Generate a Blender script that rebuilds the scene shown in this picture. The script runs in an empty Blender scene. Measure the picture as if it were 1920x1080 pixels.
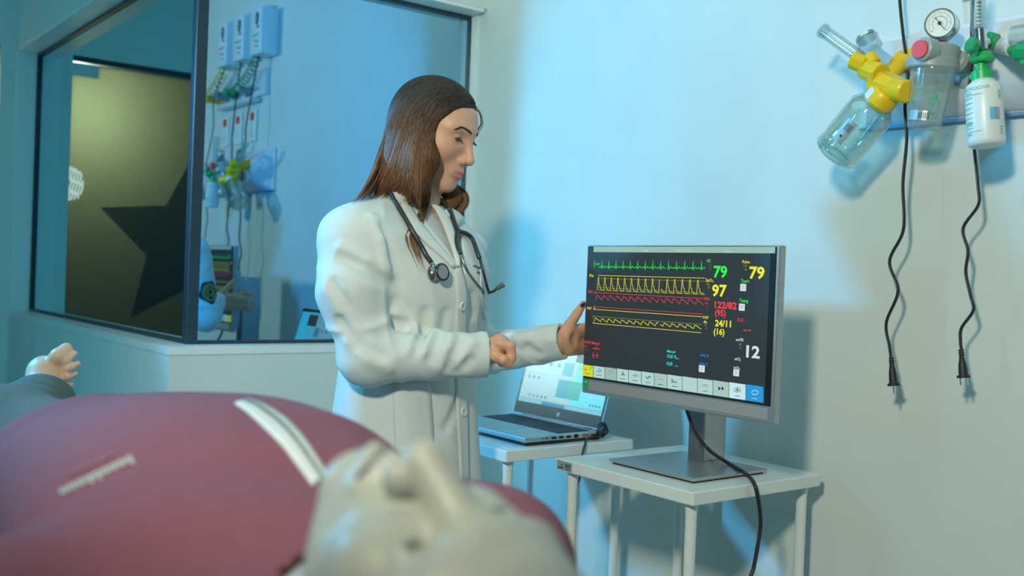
import bpy, bmesh, math, random
import numpy as np
from math import sin, cos, pi, radians, sqrt
from mathutils import Vector, Matrix
from mathutils.bvhtree import BVHTree

random.seed(7)
rng = np.random.default_rng(7)
scene = bpy.context.scene
COL = scene.collection

# ------------------------------------------------------------------ camera
# Room axes: X towards the wall with the gas panel, Y towards the glass booth.
# Distances below are measured from the lens; CZ is the lens height over the floor.
CZ = 1.20
FPX, YAW, PITCH, ROLL = 1901.0, .6594, -.0114, .039
_F = np.array([sin(YAW), cos(YAW), 0.]); _R = np.array([cos(YAW), -sin(YAW), 0.]); _U = np.array([0, 0, 1.])
CF = _F * cos(PITCH) + _U * sin(PITCH); _U2 = _U * cos(PITCH) - _F * sin(PITCH)
CR = _R * cos(ROLL) + _U2 * sin(ROLL); CU = _U2 * cos(ROLL) - _R * sin(ROLL)
cam_data = bpy.data.cameras.new('camera')
cam = bpy.data.objects.new('camera', cam_data); COL.objects.link(cam)
cam.matrix_world = Matrix(((CR[0], CU[0], -CF[0], 0), (CR[1], CU[1], -CF[1], 0), (CR[2], CU[2], -CF[2], CZ), (0, 0, 0, 1)))
cam_data.sensor_width = 36.0
cam_data.lens = FPX / 1920 * 36
cam_data.clip_start = .02
cam_data.dof.use_dof = True
cam_data.dof.focus_distance = 2.12
cam_data.dof.aperture_fstop = 3.4
scene.camera = cam

# ------------------------------------------------------------------ light
scene.view_settings.view_transform = 'Standard'
scene.view_settings.look = 'None'
scene.view_settings.gamma = 1.0
scene.view_settings.use_curve_mapping = False
scene.view_settings.exposure = -.10
world = bpy.data.worlds.new('room_ambient'); scene.world = world
world.use_nodes = True
world.node_tree.nodes['Background'].inputs[0].default_value = (.30, .62, .66, 1)
world.node_tree.nodes['Background'].inputs[1].default_value = .06

def area_light(name, pos, target, w, h, power, col, spread=180):
    d = bpy.data.lights.new(name, 'AREA'); d.shape = 'RECTANGLE'; d.size = w; d.size_y = h
    d.energy = power; d.color = col; d.spread = radians(spread)
    o = bpy.data.objects.new(name, d); COL.objects.link(o)
    p = Vector(pos) + Vector((0, 0, CZ)); t = Vector(target) + Vector((0, 0, CZ))
    o.location = p; o.rotation_euler = (t - p).to_track_quat('-Z', 'Y').to_euler()
    return o
def spot_light(name, pos, target, size, blend, radius, power, col):
    d = bpy.data.lights.new(name, 'SPOT'); d.spot_size = radians(size); d.spot_blend = blend; d.shadow_soft_size = radius; d.energy = power; d.color = col
    o = bpy.data.objects.new(name, d); COL.objects.link(o)
    p = Vector(pos) + Vector((0, 0, CZ)); t = Vector(target) + Vector((0, 0, CZ))
    o.location = p; o.rotation_euler = (t - p).to_track_quat('-Z', 'Y').to_euler()
    return o
# studio lamps of the shoot: a warm key from beside the lens, a blue head by the booth corner, soft ceiling light
spot_light('key_light', (-.84, -.04, 1.05), (1.9, 1.45, .27), 69, .40, .12, 200, (1.0, .96, .75))
spot_light('blue_light', (-.20, 3.09, .66), (1.9, .95, .05), 78, .5, .085, 185, (.06, .51, 1.0))
area_light('cyan_wall_light', (-1.5, 2.3, .15), (.9, 4.6, .0), .25, .8, 17, (.10, .70, 1.0))
area_light('ceiling_light', (.5, 1.7, 1.45), (.5, 1.7, 0), 1.8, 1.8, 8, (.58, 1.0, .92))

# ------------------------------------------------------------------ pixel <-> place measuring helpers
def ray(x, y): return CF + CR * (x - 960) / FPX + CU * (540 - y) / FPX
def onX(x, y, X): d = ray(x, y); return d * X / d[0]
def onY(x, y, Y): d = ray(x, y); return d * Y / d[1]
def onZ(x, y, Z): d = ray(x, y); return d * Z / d[2]
def atd(x, y, D): return ray(x, y) * D
def project(p):
    p = np.asarray(p, float); d = p @ CF
    return 960 + FPX * (p @ CR) / d, 540 - FPX * (p @ CU) / d, d

# ------------------------------------------------------------------ materials
MATS = {}
def mat(name, col, rough=.5, metal=0., var=.06, vscale=30, bump=0., bscale=200, **kw):
    if name in MATS: return MATS[name]
    m = bpy.data.materials.new(name); m.use_nodes = True
    nt = m.node_tree; b = nt.nodes['Principled BSDF']
    tc = nt.nodes.new('ShaderNodeTexCoord')
    nz = nt.nodes.new('ShaderNodeTexNoise'); nz.inputs['Scale'].default_value = vscale; nz.inputs['Detail'].default_value = 3
    nt.links.new(tc.outputs['Object'], nz.inputs['Vector'])
    rp = nt.nodes.new('ShaderNodeValToRGB')
    lo = [max(0, c * (1 - var)) for c in col[:3]]; hi = [min(1, c * (1 + var)) for c in col[:3]]
    rp.color_ramp.elements[0].position = .3; rp.color_ramp.elements[1].position = .7
    rp.color_ramp.elements[0].color = (*lo, 1); rp.color_ramp.elements[1].color = (*hi, 1)
    nt.links.new(nz.outputs['Fac'], rp.inputs['Fac'])
    nt.links.new(rp.outputs['Color'], b.inputs['Base Color'])
    b.inputs['Roughness'].default_value = rough; b.inputs['Metallic'].default_value = metal
    if bump:
        n2 = nt.nodes.new('ShaderNodeTexNoise'); n2.inputs['Scale'].default_value = bscale; n2.inputs['Detail'].default_value = 2
        nt.links.new(tc.outputs['Object'], n2.inputs['Vector'])
        bp = nt.nodes.new('ShaderNodeBump'); bp.inputs['Strength'].default_value = bump; bp.inputs['Distance'].default_value = .002
        nt.links.new(n2.outputs['Fac'], bp.inputs['Height']); nt.links.new(bp.outputs['Normal'], b.inputs['Normal'])
    for k, v in kw.items():
        b.inputs[k].default_value = v
    MATS[name] = m
    return m
def emit(name, col, strength, rough=.25):
    """a lit screen element or an added glow: emits, with a glossy cover"""
    if name in MATS: return MATS[name]
    m = mat(name, (.01, .01, .01), rough, var=.01)
    b = m.node_tree.nodes['Principled BSDF']
    b.inputs['Emission Color'].default_value = (*col, 1); b.inputs['Emission Strength'].default_value = strength
    return m
def glassmat(name, col, trans=.85, rough=.03, gloss=.12):
    """thin clear plastic / glass wall"""
    if name in MATS: return MATS[name]
    m = bpy.data.materials.new(name); m.use_nodes = True; nt = m.node_tree
    for n in list(nt.nodes): nt.nodes.remove(n)
    out = nt.nodes.new('ShaderNodeOutputMaterial'); mx = nt.nodes.new('ShaderNodeMixShader'); mx2 = nt.nodes.new('ShaderNodeMixShader')
    tr = nt.nodes.new('ShaderNodeBsdfTransparent'); tr.inputs[0].default_value = (*col, 1)
    gl = nt.nodes.new('ShaderNodeBsdfGlossy'); gl.inputs['Roughness'].default_value = rough
    df = nt.nodes.new('ShaderNodeBsdfDiffuse'); df.inputs[0].default_value = (*col, 1)
    lw = nt.nodes.new('ShaderNodeLayerWeight'); lw.inputs['Blend'].default_value = .35
    mp = nt.nodes.new('ShaderNodeMapRange'); mp.inputs['To Min'].default_value = gloss * .4; mp.inputs['To Max'].default_value = min(1, gloss * 5)
    nt.links.new(lw.outputs['Facing'], mp.inputs['Value'])
    mx2.inputs[0].default_value = trans
    nt.links.new(df.outputs[0], mx2.inputs[1]); nt.links.new(tr.outputs[0], mx2.inputs[2])
    nt.links.new(mp.outputs[0], mx.inputs[0]); nt.links.new(mx2.outputs[0], mx.inputs[1]); nt.links.new(gl.outputs[0], mx.inputs[2])
    nt.links.new(mx.outputs[0], out.inputs[0])
    MATS[name] = m
    return m
def mirrormat(name, col, rough=.012):
    m = bpy.data.materials.new(name); m.use_nodes = True; nt = m.node_tree
    for n in list(nt.nodes): nt.nodes.remove(n)
    out = nt.nodes.new('ShaderNodeOutputMaterial'); mx = nt.nodes.new('ShaderNodeMixShader')
    gl = nt.nodes.new('ShaderNodeBsdfGlossy'); gl.inputs['Color'].default_value = (*col, 1); gl.inputs['Roughness'].default_value = rough
    tr = nt.nodes.new('ShaderNodeBsdfTransparent'); tr.inputs[0].default_value = (.12, .2, .24, 1)
    mx.inputs[0].default_value = .93
    lw = nt.nodes.new('ShaderNodeLayerWeight'); lw.inputs['Blend'].default_value = .5
    mr = nt.nodes.new('ShaderNodeMapRange'); mr.inputs['From Min'].default_value = .25; mr.inputs['From Max'].default_value = .75
    mc = nt.nodes.new('ShaderNodeMix'); mc.data_type = 'RGBA'; mc.inputs[6].default_value = (*col, 1); mc.inputs[7].default_value = (.55, .84, .90, 1)
    nt.links.new(lw.outputs['Facing'], mr.inputs['Value']); nt.links.new(mr.outputs[0], mc.inputs[0]); nt.links.new(mc.outputs[2], gl.inputs['Color'])
    nt.links.new(tr.outputs[0], mx.inputs[1]); nt.links.new(gl.outputs[0], mx.inputs[2]); nt.links.new(mx.outputs[0], out.inputs[0])
    MATS[name] = m
    return m
def colmat(name, rough=.5, sss=0., **kw):
    """material that takes the object's own colours from its colour attribute"""
    if name in MATS: return MATS[name]
    m = mat(name, (.5, .5, .5), rough, **kw); nt = m.node_tree; b = nt.nodes['Principled BSDF']
    at = nt.nodes.new('ShaderNodeAttribute'); at.attribute_name = 'col'
    nz = [n for n in nt.nodes if n.type == 'TEX_NOISE'][0]
    mr = nt.nodes.new('ShaderNodeMapRange'); mr.inputs['To Min'].default_value = .93; mr.inputs['To Max'].default_value = 1.07
    nt.links.new(nz.outputs['Fac'], mr.inputs['Value'])
    mu = nt.nodes.new('ShaderNodeVectorMath'); mu.operation = 'SCALE'
    nt.links.new(at.outputs['Color'], mu.inputs[0]); nt.links.new(mr.outputs[0], mu.inputs['Scale'])
    nt.links.new(mu.outputs[0], b.inputs['Base Color'])
    if sss:
        b.inputs['Subsurface Weight'].default_value = sss; b.inputs['Subsurface Radius'].default_value = (.008, .003, .0015); b.inputs['Subsurface Scale'].default_value = 1.0
    return m

# ------------------------------------------------------------------ objects
class Thing:
    def __init__(s, ob, origin): s.ob = ob; s.o = np.asarray(origin, float)
def thing(name, label, cat, origin, group=None, kind=None):
    o = bpy.data.objects.new(name, None); COL.objects.link(o); o.empty_display_size = .05
    o.location = (origin[0], origin[1], origin[2] + CZ)
    if label: o['label'] = label
    if cat: o['category'] = cat
    if group: o['group'] = group
    if kind: o['kind'] = kind
    return Thing(o, origin)
def mk(name, geo, m, parent=None, sub=None, smooth=False, label=None, cat=None, group=None, kind=None, cols=None, origin=None, edge=None):
    """geo = (verts, faces) in lens-relative room coordinates -> one mesh object"""
    v, f = geo
    v = np.asarray(v, float).reshape(-1, 3)
    if parent is not None: org = parent.o
    elif origin is not None: org = np.asarray(origin, float)
    else:
        org = np.array([(v[:, 0].min() + v[:, 0].max()) / 2, (v[:, 1].min() + v[:, 1].max()) / 2, v[:, 2].min()])
    me = bpy.data.meshes.new(name)
    v = v - org
    if isinstance(f, np.ndarray) and f.shape[1] == 4 and len(f) > 2000:
        me.vertices.add(len(v)); me.vertices.foreach_set('co', v.astype(np.float32).ravel())
        me.loops.add(f.size); me.loops.foreach_set('vertex_index', f.astype(np.int32).ravel())
        me.polygons.add(len(f)); me.polygons.foreach_set('loop_start', np.arange(0, f.size, 4, dtype=np.int32))
        me.update(calc_edges=True)
    else:
        me.from_pydata(v.tolist(), [], [list(map(int, q)) for q in f])
    me.validate()
    if cols is not None:
        a = me.color_attributes.new('col', 'FLOAT_COLOR', 'POINT')
        c = np.ones((len(v), 4), np.float32); c[:, :3] = cols
        a.data.foreach_set('color', c.ravel())
    me.materials.append(m)
    if smooth: me.shade_smooth()
    if edge: 
        me.shade_smooth(); me.set_sharp_from_angle(angle=radians(edge))
    o = bpy.data.objects.new(name, me); COL.objects.link(o)
    if sub is not None: o.parent = sub
    elif parent is not None: o.parent = parent.ob
    else: o.location = (org[0], org[1], org[2] + CZ)
    if label: o['label'] = label
    if cat: o['category'] = cat
    if group: o['group'] = group
    if kind: o['kind'] = kind
    return o
def copy_thing(t, delta, label=None, name=None):
    r = t.ob.copy(); COL.objects.link(r); r.location = Vector(t.ob.location) + Vector(delta)
    if label: r['label'] = label
    for ch in list(t.ob.children):
        c = ch.copy(); COL.objects.link(c); c.parent = r
        for g in ch.children:
            d = g.copy(); COL.objects.link(d); d.parent = c
    return Thing(r, t.o + np.asarray(delta))

# ------------------------------------------------------------------ shapes: all return (verts, faces)
def join(*gs):
    V = []; Fs = []; n = 0
    for v, f in gs:
        v = np.asarray(v, float).reshape(-1, 3); V.append(v)
        Fs += [[int(i) + n for i in q] for q in f]; n += len(v)
    return np.vstack(V), Fs
def box(lo, hi, bev=0.):
    lo = np.minimum(lo, hi).astype(float) if 0 else np.array([min(a, b) for a, b in zip(lo, hi)], float); hi = np.array([max(a, b) for a, b in zip(lo, hi)], float)
    if not bev:
        v = [(x, y, z) for x in (lo[0], hi[0]) for y in (lo[1], hi[1]) for z in (lo[2], hi[2])]
        return np.array(v), [(0, 1, 3, 2), (4, 6, 7, 5), (0, 4, 5, 1), (2, 3, 7, 6), (0, 2, 6, 4), (1, 5, 7, 3)]
    bm = bmesh.new(); bmesh.ops.create_cube(bm, size=1)
    for q in bm.verts: q.co = Vector([lo[i] + (q.co[i] + .5) * (hi[i] - lo[i]) for i in range(3)])
    bmesh.ops.bevel(bm, geom=list(bm.edges), offset=min(bev, .45 * min(hi - lo)), segments=2, affect='EDGES', profile=.5)
    bm.verts.index_update()
    g = np.array([q.co[:] for q in bm.verts]), [[q.index for q in fc.verts] for fc in bm.faces]
    bm.free(); return g
def frame_of(d):
    d = np.asarray(d, float); d = d / np.linalg.norm(d)
    a = np.array([0, 0, 1.]) if abs(d[2]) < .9 else np.array([1., 0, 0])
    u = np.cross(a, d); u /= np.linalg.norm(u)
    return u, np.cross(d, u), d
def tube(pts, r, n=8, caps=True, flat=1.0):
    pts = np.asarray(pts, float); m = len(pts)
    rr = np.full(m, r, float) if np.isscalar(r) else np.asarray(r, float)
    t = np.gradient(pts, axis=0); t /= np.linalg.norm(t, axis=1)[:, None] + 1e-12
    u, _, _ = frame_of(t[0]); V = []
    for i in range(m):
        u = u - t[i] * (u @ t[i]); u /= np.linalg.norm(u) + 1e-12; w = np.cross(t[i], u)
        for k in range(n):
            a = 2 * pi * k / n; V.append(pts[i] + rr[i] * (u * cos(a) + w * sin(a) * flat))
    F_ = [(i * n + k, i * n + (k + 1) % n, (i + 1) * n + (k + 1) % n, (i + 1) * n + k) for i in range(m - 1) for k in range(n)]
    if caps: F_ += [list(range(n))[::-1], [(m - 1) * n + k for k in range(n)]]
    return np.array(V), F_
def spline(pts, n=12):
    """Catmull-Rom through the points"""
    p = np.asarray(pts, float); p = np.vstack([2 * p[0] - p[1], p, 2 * p[-1] - p[-2]]); out = []
    for i in range(1, len(p) - 2):
        for k in range(n):
            t = k / n
            out.append(.5 * (2 * p[i] + (p[i + 1] - p[i - 1]) * t + (2 * p[i - 1] - 5 * p[i] + 4 * p[i + 1] - p[i + 2]) * t * t + (3 * p[i] - p[i - 1] - 3 * p[i + 1] + p[i + 2]) * t ** 3))
    out.append(p[-2]); return np.array(out)
def lathe(a, b, prof, n=28, wob=None, cap=True):
    """profile [(t along a->b in metres, radius)] turned about the line a->b"""
    a = np.asarray(a, float); u, w, d = frame_of(np.asarray(b, float) - a); V = []
    for t, r in prof:
        for k in range(n):
            an = 2 * pi * k / n; rr = r * (1 + (wob(k) if wob else 0))
            V.append(a + d * t + rr * (u * cos(an) + w * sin(an)))
    m = len(prof)
    F_ = [(i * n + k, (i) * n + (k + 1) % n, (i + 1) * n + (k + 1) % n, (i + 1) * n + k) for i in range(m - 1) for k in range(n)]
    if cap: F_ += [list(range(n))[::-1], [(m - 1) * n + k for k in range(n)]]
    return np.array(V), F_
def cyl(a, b, r, n=20, bev=0., r2=None, wob=None):
    L = float(np.linalg.norm(np.asarray(b, float) - np.asarray(a, float))); r2 = r if r2 is None else r2
    pf = [(0, r), (L, r2)] if not bev else [(0, r - bev), (bev, r), (L - bev, r2), (L, r2 - bev)]
    return lathe(a, b, pf, n, wob)
def prism(poly, ex):
    """flat polygon (3d points) extruded by vector ex"""
    p = np.asarray(poly, float); n = len(p); q = p + np.asarray(ex, float)
    return np.vstack([p, q]), [list(range(n))[::-1], [n + i for i in range(n)]] + [(i, (i + 1) % n, n + (i + 1) % n, n + i) for i in range(n)]
def ribbon(pts, w, nrm, th):
    """flat stroke through pts (polyline) of width w in the plane with normal nrm, thickness th"""
    p = np.asarray(pts, float); t = np.gradient(p, axis=0); s = np.cross(t, nrm); s /= np.linalg.norm(s, axis=1)[:, None] + 1e-12
    nrm = np.asarray(nrm, float)
    V = np.vstack([p - s * w / 2 + nrm * th, p + s * w / 2 + nrm * th]); n = len(p)
    return V, [(i, n + i, n + i + 1, i + 1) for i in range(n - 1)]
def quad_on(p00, p10, p11, p01): return np.array([p00, p10, p11, p01]), [(0, 1, 2, 3)]
_fontcache = {}
def text_geo(s, size=1., bold=0., align='LEFT'):
    """(verts2d+0, faces) of a word set in the built-in face; cap height ~ .7*size"""
    key = (s, bold, align)
    if key not in _fontcache:
        c = bpy.data.curves.new('t', 'FONT'); c.body = s; c.size = 1; c.offset = bold; c.align_x = align; c.resolution_u = 2
        o = bpy.data.objects.new('t', c); COL.objects.link(o)
        dg = bpy.context.evaluated_depsgraph_get(); dg.update()
        me = bpy.data.meshes.new_from_object(o.evaluated_get(dg))
        v = np.array([q.co[:] for q in me.vertices]).reshape(-1, 3); f = [list(q.vertices) for q in me.polygons]
        bpy.data.objects.remove(o); bpy.data.curves.remove(c); bpy.data.meshes.remove(me)
        _fontcache[key] = (v, f)
    v, f = _fontcache[key]
    return v * size, f
def text_on(s, org, ex, ey, size, bold=0., align='LEFT', sx=1.):
    """text with baseline start org, unit directions ex (reading) and ey (up)"""
    v, f = text_geo(s, size, bold, align)
    return np.asarray(org) + v[:, :1] * np.asarray(ex) * sx + v[:, 1:2] * np.asarray(ey), f

# ------------------------------------------------------------------ implicit modelling
def smin(a, b, k):
    h = np.clip(.5 + .5 * (b - a) / k, 0, 1); return b * (1 - h) + a * h - k * h * (1 - h)
def ssub(a, b, k): return -smin(-a, b, k)          # a minus b
def ell(p, c, r):
    q = p - np.asarray(c, np.float32); r = np.asarray(r, np.float32)
    k0 = np.sqrt(((q / r) ** 2).sum(-1)); k1 = np.sqrt(((q / (r * r)) ** 2).sum(-1)) + 1e-9
    return k0 * (k0 - 1) / k1
def sph(p, c, r): return np.sqrt(((p - np.asarray(c, np.float32)) ** 2).sum(-1)) - r
def cap(p, a, b, ra, rb=None, sq=None):
    a = np.asarray(a, np.float32); b = np.asarray(b, np.float32); rb = ra if rb is None else rb
    d = b - a; q = p - a; t = np.clip((q @ d) / (d @ d), 0, 1)
    return np.sqrt(((q - t[..., None] * d) ** 2).sum(-1)) - (ra + (rb - ra) * t)
def chain(p, pts, rad, k=.004):
    d = None
    for i in range(len(pts) - 1):
        c = cap(p, pts[i], pts[i + 1], rad[i], rad[i + 1]); d = c if d is None else np.minimum(d, c) if not k else smin(d, c, k)
    return d
def nets(sdf, lo, hi, h):
    """surface nets: turns the zero set of sdf into quads on a grid of step h (only blocks near the surface are sampled)"""
    lo = np.asarray(lo, float); hi = np.asarray(hi, float); m = 6
    nb = np.ceil((hi - lo) / (h * m)).astype(int); n = nb * m + 1
    bc = np.stack(np.meshgrid(*[lo[i] + h * m * (np.arange(nb[i]) + .5) for i in range(3)], indexing='ij'), -1).astype(np.float32)
    cv = np.concatenate([sdf(c) for c in np.array_split(bc.reshape(-1, 3), max(1, len(bc.reshape(-1, 3)) // 200000))]).reshape(nb)
    ci = [np.minimum(np.arange(n[i]) // m, nb[i] - 1) for i in range(3)]
    val = cv[np.ix_(*ci)].astype(np.float32)
    near = np.abs(cv) < h * m * 1.75 + .004
    fine = near[np.ix_(*ci)]
    for a in range(3):                                   # block faces belong to both neighbours
        i = np.arange(m, n[a] - 1, m); s0 = [slice(None)] * 3; s1 = [slice(None)] * 3; s0[a] = i; s1[a] = i - 1
        fine[tuple(s0)] |= fine[tuple(s1)]
    pid = np.argwhere(fine)
    for part in np.array_split(np.arange(len(pid)), max(1, len(pid) // 300000)):
        q = pid[part]; val[tuple(q.T)] = sdf((lo + q * h).astype(np.float32))
    ins = val < 0; cn = n - 1
    eax = []; accI = []; accP = []
    for a in range(3):
        s0 = [slice(None)] * 3; s1 = [slice(None)] * 3; s0[a] = slice(0, -1); s1[a] = slice(1, None)
        x = np.argwhere(ins[tuple(s0)] != ins[tuple(s1)])
        y = x.copy(); y[:, a] += 1
        v0 = val[tuple(x.T)]; v1 = val[tuple(y.T)]; pos = x.astype(np.float32); pos[:, a] += v0 / (v0 - v1)
        b, c = (a + 1) % 3, (a + 2) % 3; ids = []; ok = np.ones(len(x), bool)
        for db, dc in ((0, 0), (-1, 0), (-1, -1), (0, -1)):
            q = x.copy(); q[:, b] += db; q[:, c] += dc
            good = ((q >= 0) & (q < cn)).all(1); q[~good] = 0
            i = np.ravel_multi_index(q.T, cn); ids.append(i); ok &= good
            accI.append(i[good]); accP.append(pos[good])
        eax.append((np.stack(ids, 1)[ok], (v0 < 0)[ok]))
    I = np.concatenate(accI); Pp = np.concatenate(accP); uq, inv = np.unique(I, return_inverse=True)
    cnt = np.bincount(inv); V = np.stack([np.bincount(inv, Pp[:, k]) / cnt for k in range(3)], 1) * h + lo
    Fs = []
    for q, ng in eax:
        q = np.searchsorted(uq, q); q[~ng] = q[~ng][:, ::-1]; Fs.append(q)
    return V, np.vstack(Fs)
class Surf:
    """a meshed surface that rays can be dropped on"""
    def __init__(s, sdf, geo): s.sdf = sdf; s.bvh = BVHTree.FromPolygons(geo[0].tolist(), geo[1].tolist() if isinstance(geo[1], np.ndarray) else geo[1])
    def cast(s, o, d, off=0.):
        o = np.atleast_2d(o); d = np.atleast_2d(d); out = np.full(o.shape, np.nan)
        for i in range(len(o)):
            h = s.bvh.ray_cast(Vector(o[i]), Vector(d[i]).normalized())
            if h[0] is not None: out[i] = h[0]
        ok = ~np.isnan(out[:, 0])
        if off and ok.any(): out[ok] += normal_of(s.sdf, out[ok]) * off
        return out
def hit_px(surf, pts, off=0.):
    """places on the surface that the photograph shows at the pixels pts"""
    pts = np.atleast_2d(np.asarray(pts, float))
    return surf.cast(np.zeros((len(pts), 3)), np.array([ray(*q) for q in pts]), off)
def normal_of(sdf, p, e=.002):
    p = np.atleast_2d(p).astype(np.float32); g = np.stack([sdf(p + np.eye(3, dtype=np.float32)[i] * e) - sdf(p - np.eye(3, dtype=np.float32)[i] * e) for i in range(3)], -1)
    return g / (np.linalg.norm(g, axis=1)[:, None] + 1e-9)

# ================================================================== THE SETTING
W, YW, T, S, XP = 1.943, 2.770, .869, .2235, 1.012      # panel wall, glass plane, window head, sill, side glass plane
XL, YL, YF = .938, 2.695, 4.66                          # booth wall faces, far wall
XMIN, YMIN, FLOOR, CEIL = -2.4, -1.6, -CZ, 1.5
TH = .16
m_wall = mat('wall_paint_pale_grey_green', (.69, .745, .715), .62, var=.025, vscale=6, bump=.03, bscale=90)
m_white = mat('white_gloss_paint', (.80, .84, .83), .35, var=.02, vscale=12)
m_floor = mat('vinyl_floor', (.50, .53, .52), .35, var=.08, vscale=8)
m_dark = mat('dark_window_frame', (.018, .04, .06), .4, var=.1)
m_mirror = mirrormat('reflective_booth_glass', (.29, .53, .70))

def struct(name, geo, m, **k):
    return mk(name, geo, m, kind='structure', **k)
struct('floor', box((XMIN, YMIN, FLOOR - .05), (W, YF, FLOOR)), m_floor)
struct('ceiling', box((XMIN, YMIN, CEIL), (W, YF, CEIL + .05)), m_white)
struct('wall_right', box((W, YMIN - .1, FLOOR), (W + .1, YF + .1, CEIL)), m_wall)
struct('wall_left', box((XMIN - .1, YMIN - .1, FLOOR), (XMIN, YF + .1, CEIL)), m_wall)
struct('wall_front', box((XMIN, YMIN - .1, FLOOR), (W, YMIN, CEIL)), m_wall)
DX0, DX1, DZ = -.03, .881, .887
struct('wall_back', prism([(XMIN, YF, FLOOR), (DX0, YF, FLOOR), (DX0, YF, DZ), (DX1, YF, DZ), (DX1, YF, FLOOR), (W, YF, FLOOR), (W, YF, CEIL), (XMIN, YF, CEIL)], (0, .1, 0)), m_wall)
struct('wall_booth_side', box((XL, YL + TH, FLOOR), (XL + TH, YF, -S - .022)), m_wall); struct('wall_booth_side_upper', box((XL, YL + TH, T), (XL + TH, YF, CEIL)), m_wall)
struct('wall_booth_front', box((XL, YL, FLOOR), (W, YL + TH, -S - .022)), m_wall); struct('wall_booth_front_upper', box((XL, YL, T), (W, YL + TH, CEIL)), m_wall)
# sill boards, mitred at the corner
z0, z1 = -S - .022, -S
struct('trim_1', prism([(XL - .003, YL - .003, z0), (W, YL - .003, z0), (W, YL + TH, z0), (XL + TH, YL + TH, z0)], (0, 0, .022)), m_white)
struct('trim_2', prism([(XL - .003, YL - .003, z0), (XL + TH, YL + TH, z0), (XL + TH, YF, z0), (XL - .003, YF, z0)], (0, 0, .022)), m_white)
# white linings: jamb on the panel wall, jamb on the far wall, heads
struct('trim_3', box((W - .008, YW - .032, -S), (W, YW + .02, T)), m_white)
struct('trim_4', box((XL - .002, YF - .035, -S), (XP + .03, YF, T)), m_white)
struct('trim_5', box((XL, YL + .002, T - .012), (W - .010, YL + TH, T)), m_white)
struct('trim_6', box((XL, YL + TH, T - .012), (XL + TH, YF - .035, T)), m_white)
# corner post
struct('trim_7', box((XP - .002, YW - .002, -S), (XP + .032, YW + .032, T - .012), .003), m_dark)
# windows: dark frame bars and a reflective pane each
zt = T - .012
w1 = thing('window_1', None, None, (XP, (YW + YF) / 2, -S), kind='structure')
mk('pane', box((XP + .010, YW + .02, -S + .008), (XP + .016, YF - .04, zt - .010)), m_mirror, w1)
for g in (box((XP, YW + .032, -S), (XP + .022, YF - .035, -S + .010)), box((XP, YW + .032, zt - .012), (XP + .022, YF - .035, zt)), box((XP, YF - .047, -S + .010), (XP + .022, YF - .035, zt - .012))):
    mk('frame_bar', g, m_dark, w1)
w2 = thing('window_2', None, None, ((XP + W) / 2, YW, -S), kind='structure')
mk('pane', box((XP + .02, YW + .010, -S + .008), (W - .010, YW + .016, zt - .010)), m_mirror, w2)
for g in (box((XP + .032, YW, -S), (W - .010, YW + .022, -S + .010)), box((XP + .032, YW, zt - .012), (W - .010, YW + .022, zt)), box((W - .0125, YW, -S + .010), (W - .008, YW + .022, zt - .012))):
    mk('frame_bar', g, m_dark, w2)

# glass door in the far wall (seen only in the side pane): lit corridor behind a brown film
def film(name, col, k=.75):
    m = bpy.data.materials.new(name); m.use_nodes = True; nt = m.node_tree
    b = nt.nodes['Principled BSDF']; b.inputs['Base Color'].default_value = (*[c * .5 for c in col], 1); b.inputs['Roughness'].default_value = .25
    tl = nt.nodes.new('ShaderNodeBsdfTranslucent'); tl.inputs[0].default_value = (*col, 1)
    mx = nt.nodes.new('ShaderNodeMixShader'); mx.inputs[0].default_value = k
    out = [n for n in nt.nodes if n.type == 'OUTPUT_MATERIAL'][0]
    nt.links.new(b.outputs[0], mx.inputs[1]); nt.links.new(tl.outputs[0], mx.inputs[2]); nt.links.new(mx.outputs[0], out.inputs[0])
    return m
m_film = film('brown_frosted_film', (.40, .39, .29)); m_starfilm = film('dark_star_film', (.24, .26, .26), .7); m_zebra = emit('white_decal_added_glow', (.95, .92, .78), .9, .4)  # stripe decal emits: an added glow standing in for corridor light behind it
door = thing('door_1', None, None, ((DX0 + DX1) / 2, YF + .05, FLOOR), kind='structure')
mk('door_leaf', box((DX0 + .006, YF + .04, FLOOR + .008), (DX1 - .004, YF + .052, DZ - .03)), m_film, door)
mk('patch_fitting', box((DX1 - .118, YF + .028, DZ - .085), (DX1 - .004, YF + .064, DZ - .030), .004), mat('brushed_silver', (.62, .68, .70), .35, .3), door)
mk('header', box((DX0, YF + .03, DZ - .022), (DX1, YF + .07, DZ)), m_dark, door)
def on_door(x, y):                                  # pixel in the mirrored view -> (X, z) on the door
    q = onY(x, y, YF + .04); return np.array([2 * (XP + .010) - q[0], q[2]])
Lp, Bp, Ip = on_door(188, 389), on_door(245, 596), on_door(275, 480)
mid = (Lp + Bp) / 2; e = Bp - Lp; R_ = np.linalg.norm(e) / 2 / sin(pi / 5); nrm_ = np.array([-e[1], e[0]]) / np.linalg.norm(e)
if nrm_[0] > 0: nrm_ = -nrm_
Cc = mid + nrm_ * R_ * cos(pi / 5)
ri = np.linalg.norm(Ip - Cc); a0 = math.atan2(*(Lp - Cc)[::-1]); star = []
for k in range(10):
    a = a0 + k * pi / 5; r = R_ if k % 2 == 0 else ri
    star.append((Cc[0] + r * cos(a), YF + .0395, Cc[1] + r * sin(a)))
c0 = [Cc[0], YF + .0395, Cc[1]]
mk('star_decal', (np.array(star + [c0]), [(i, (i + 1) % 10, 10) for i in range(10)]), m_starfilm, door)
zc = on_door(112, 342); zr = .085; zg = []
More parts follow.
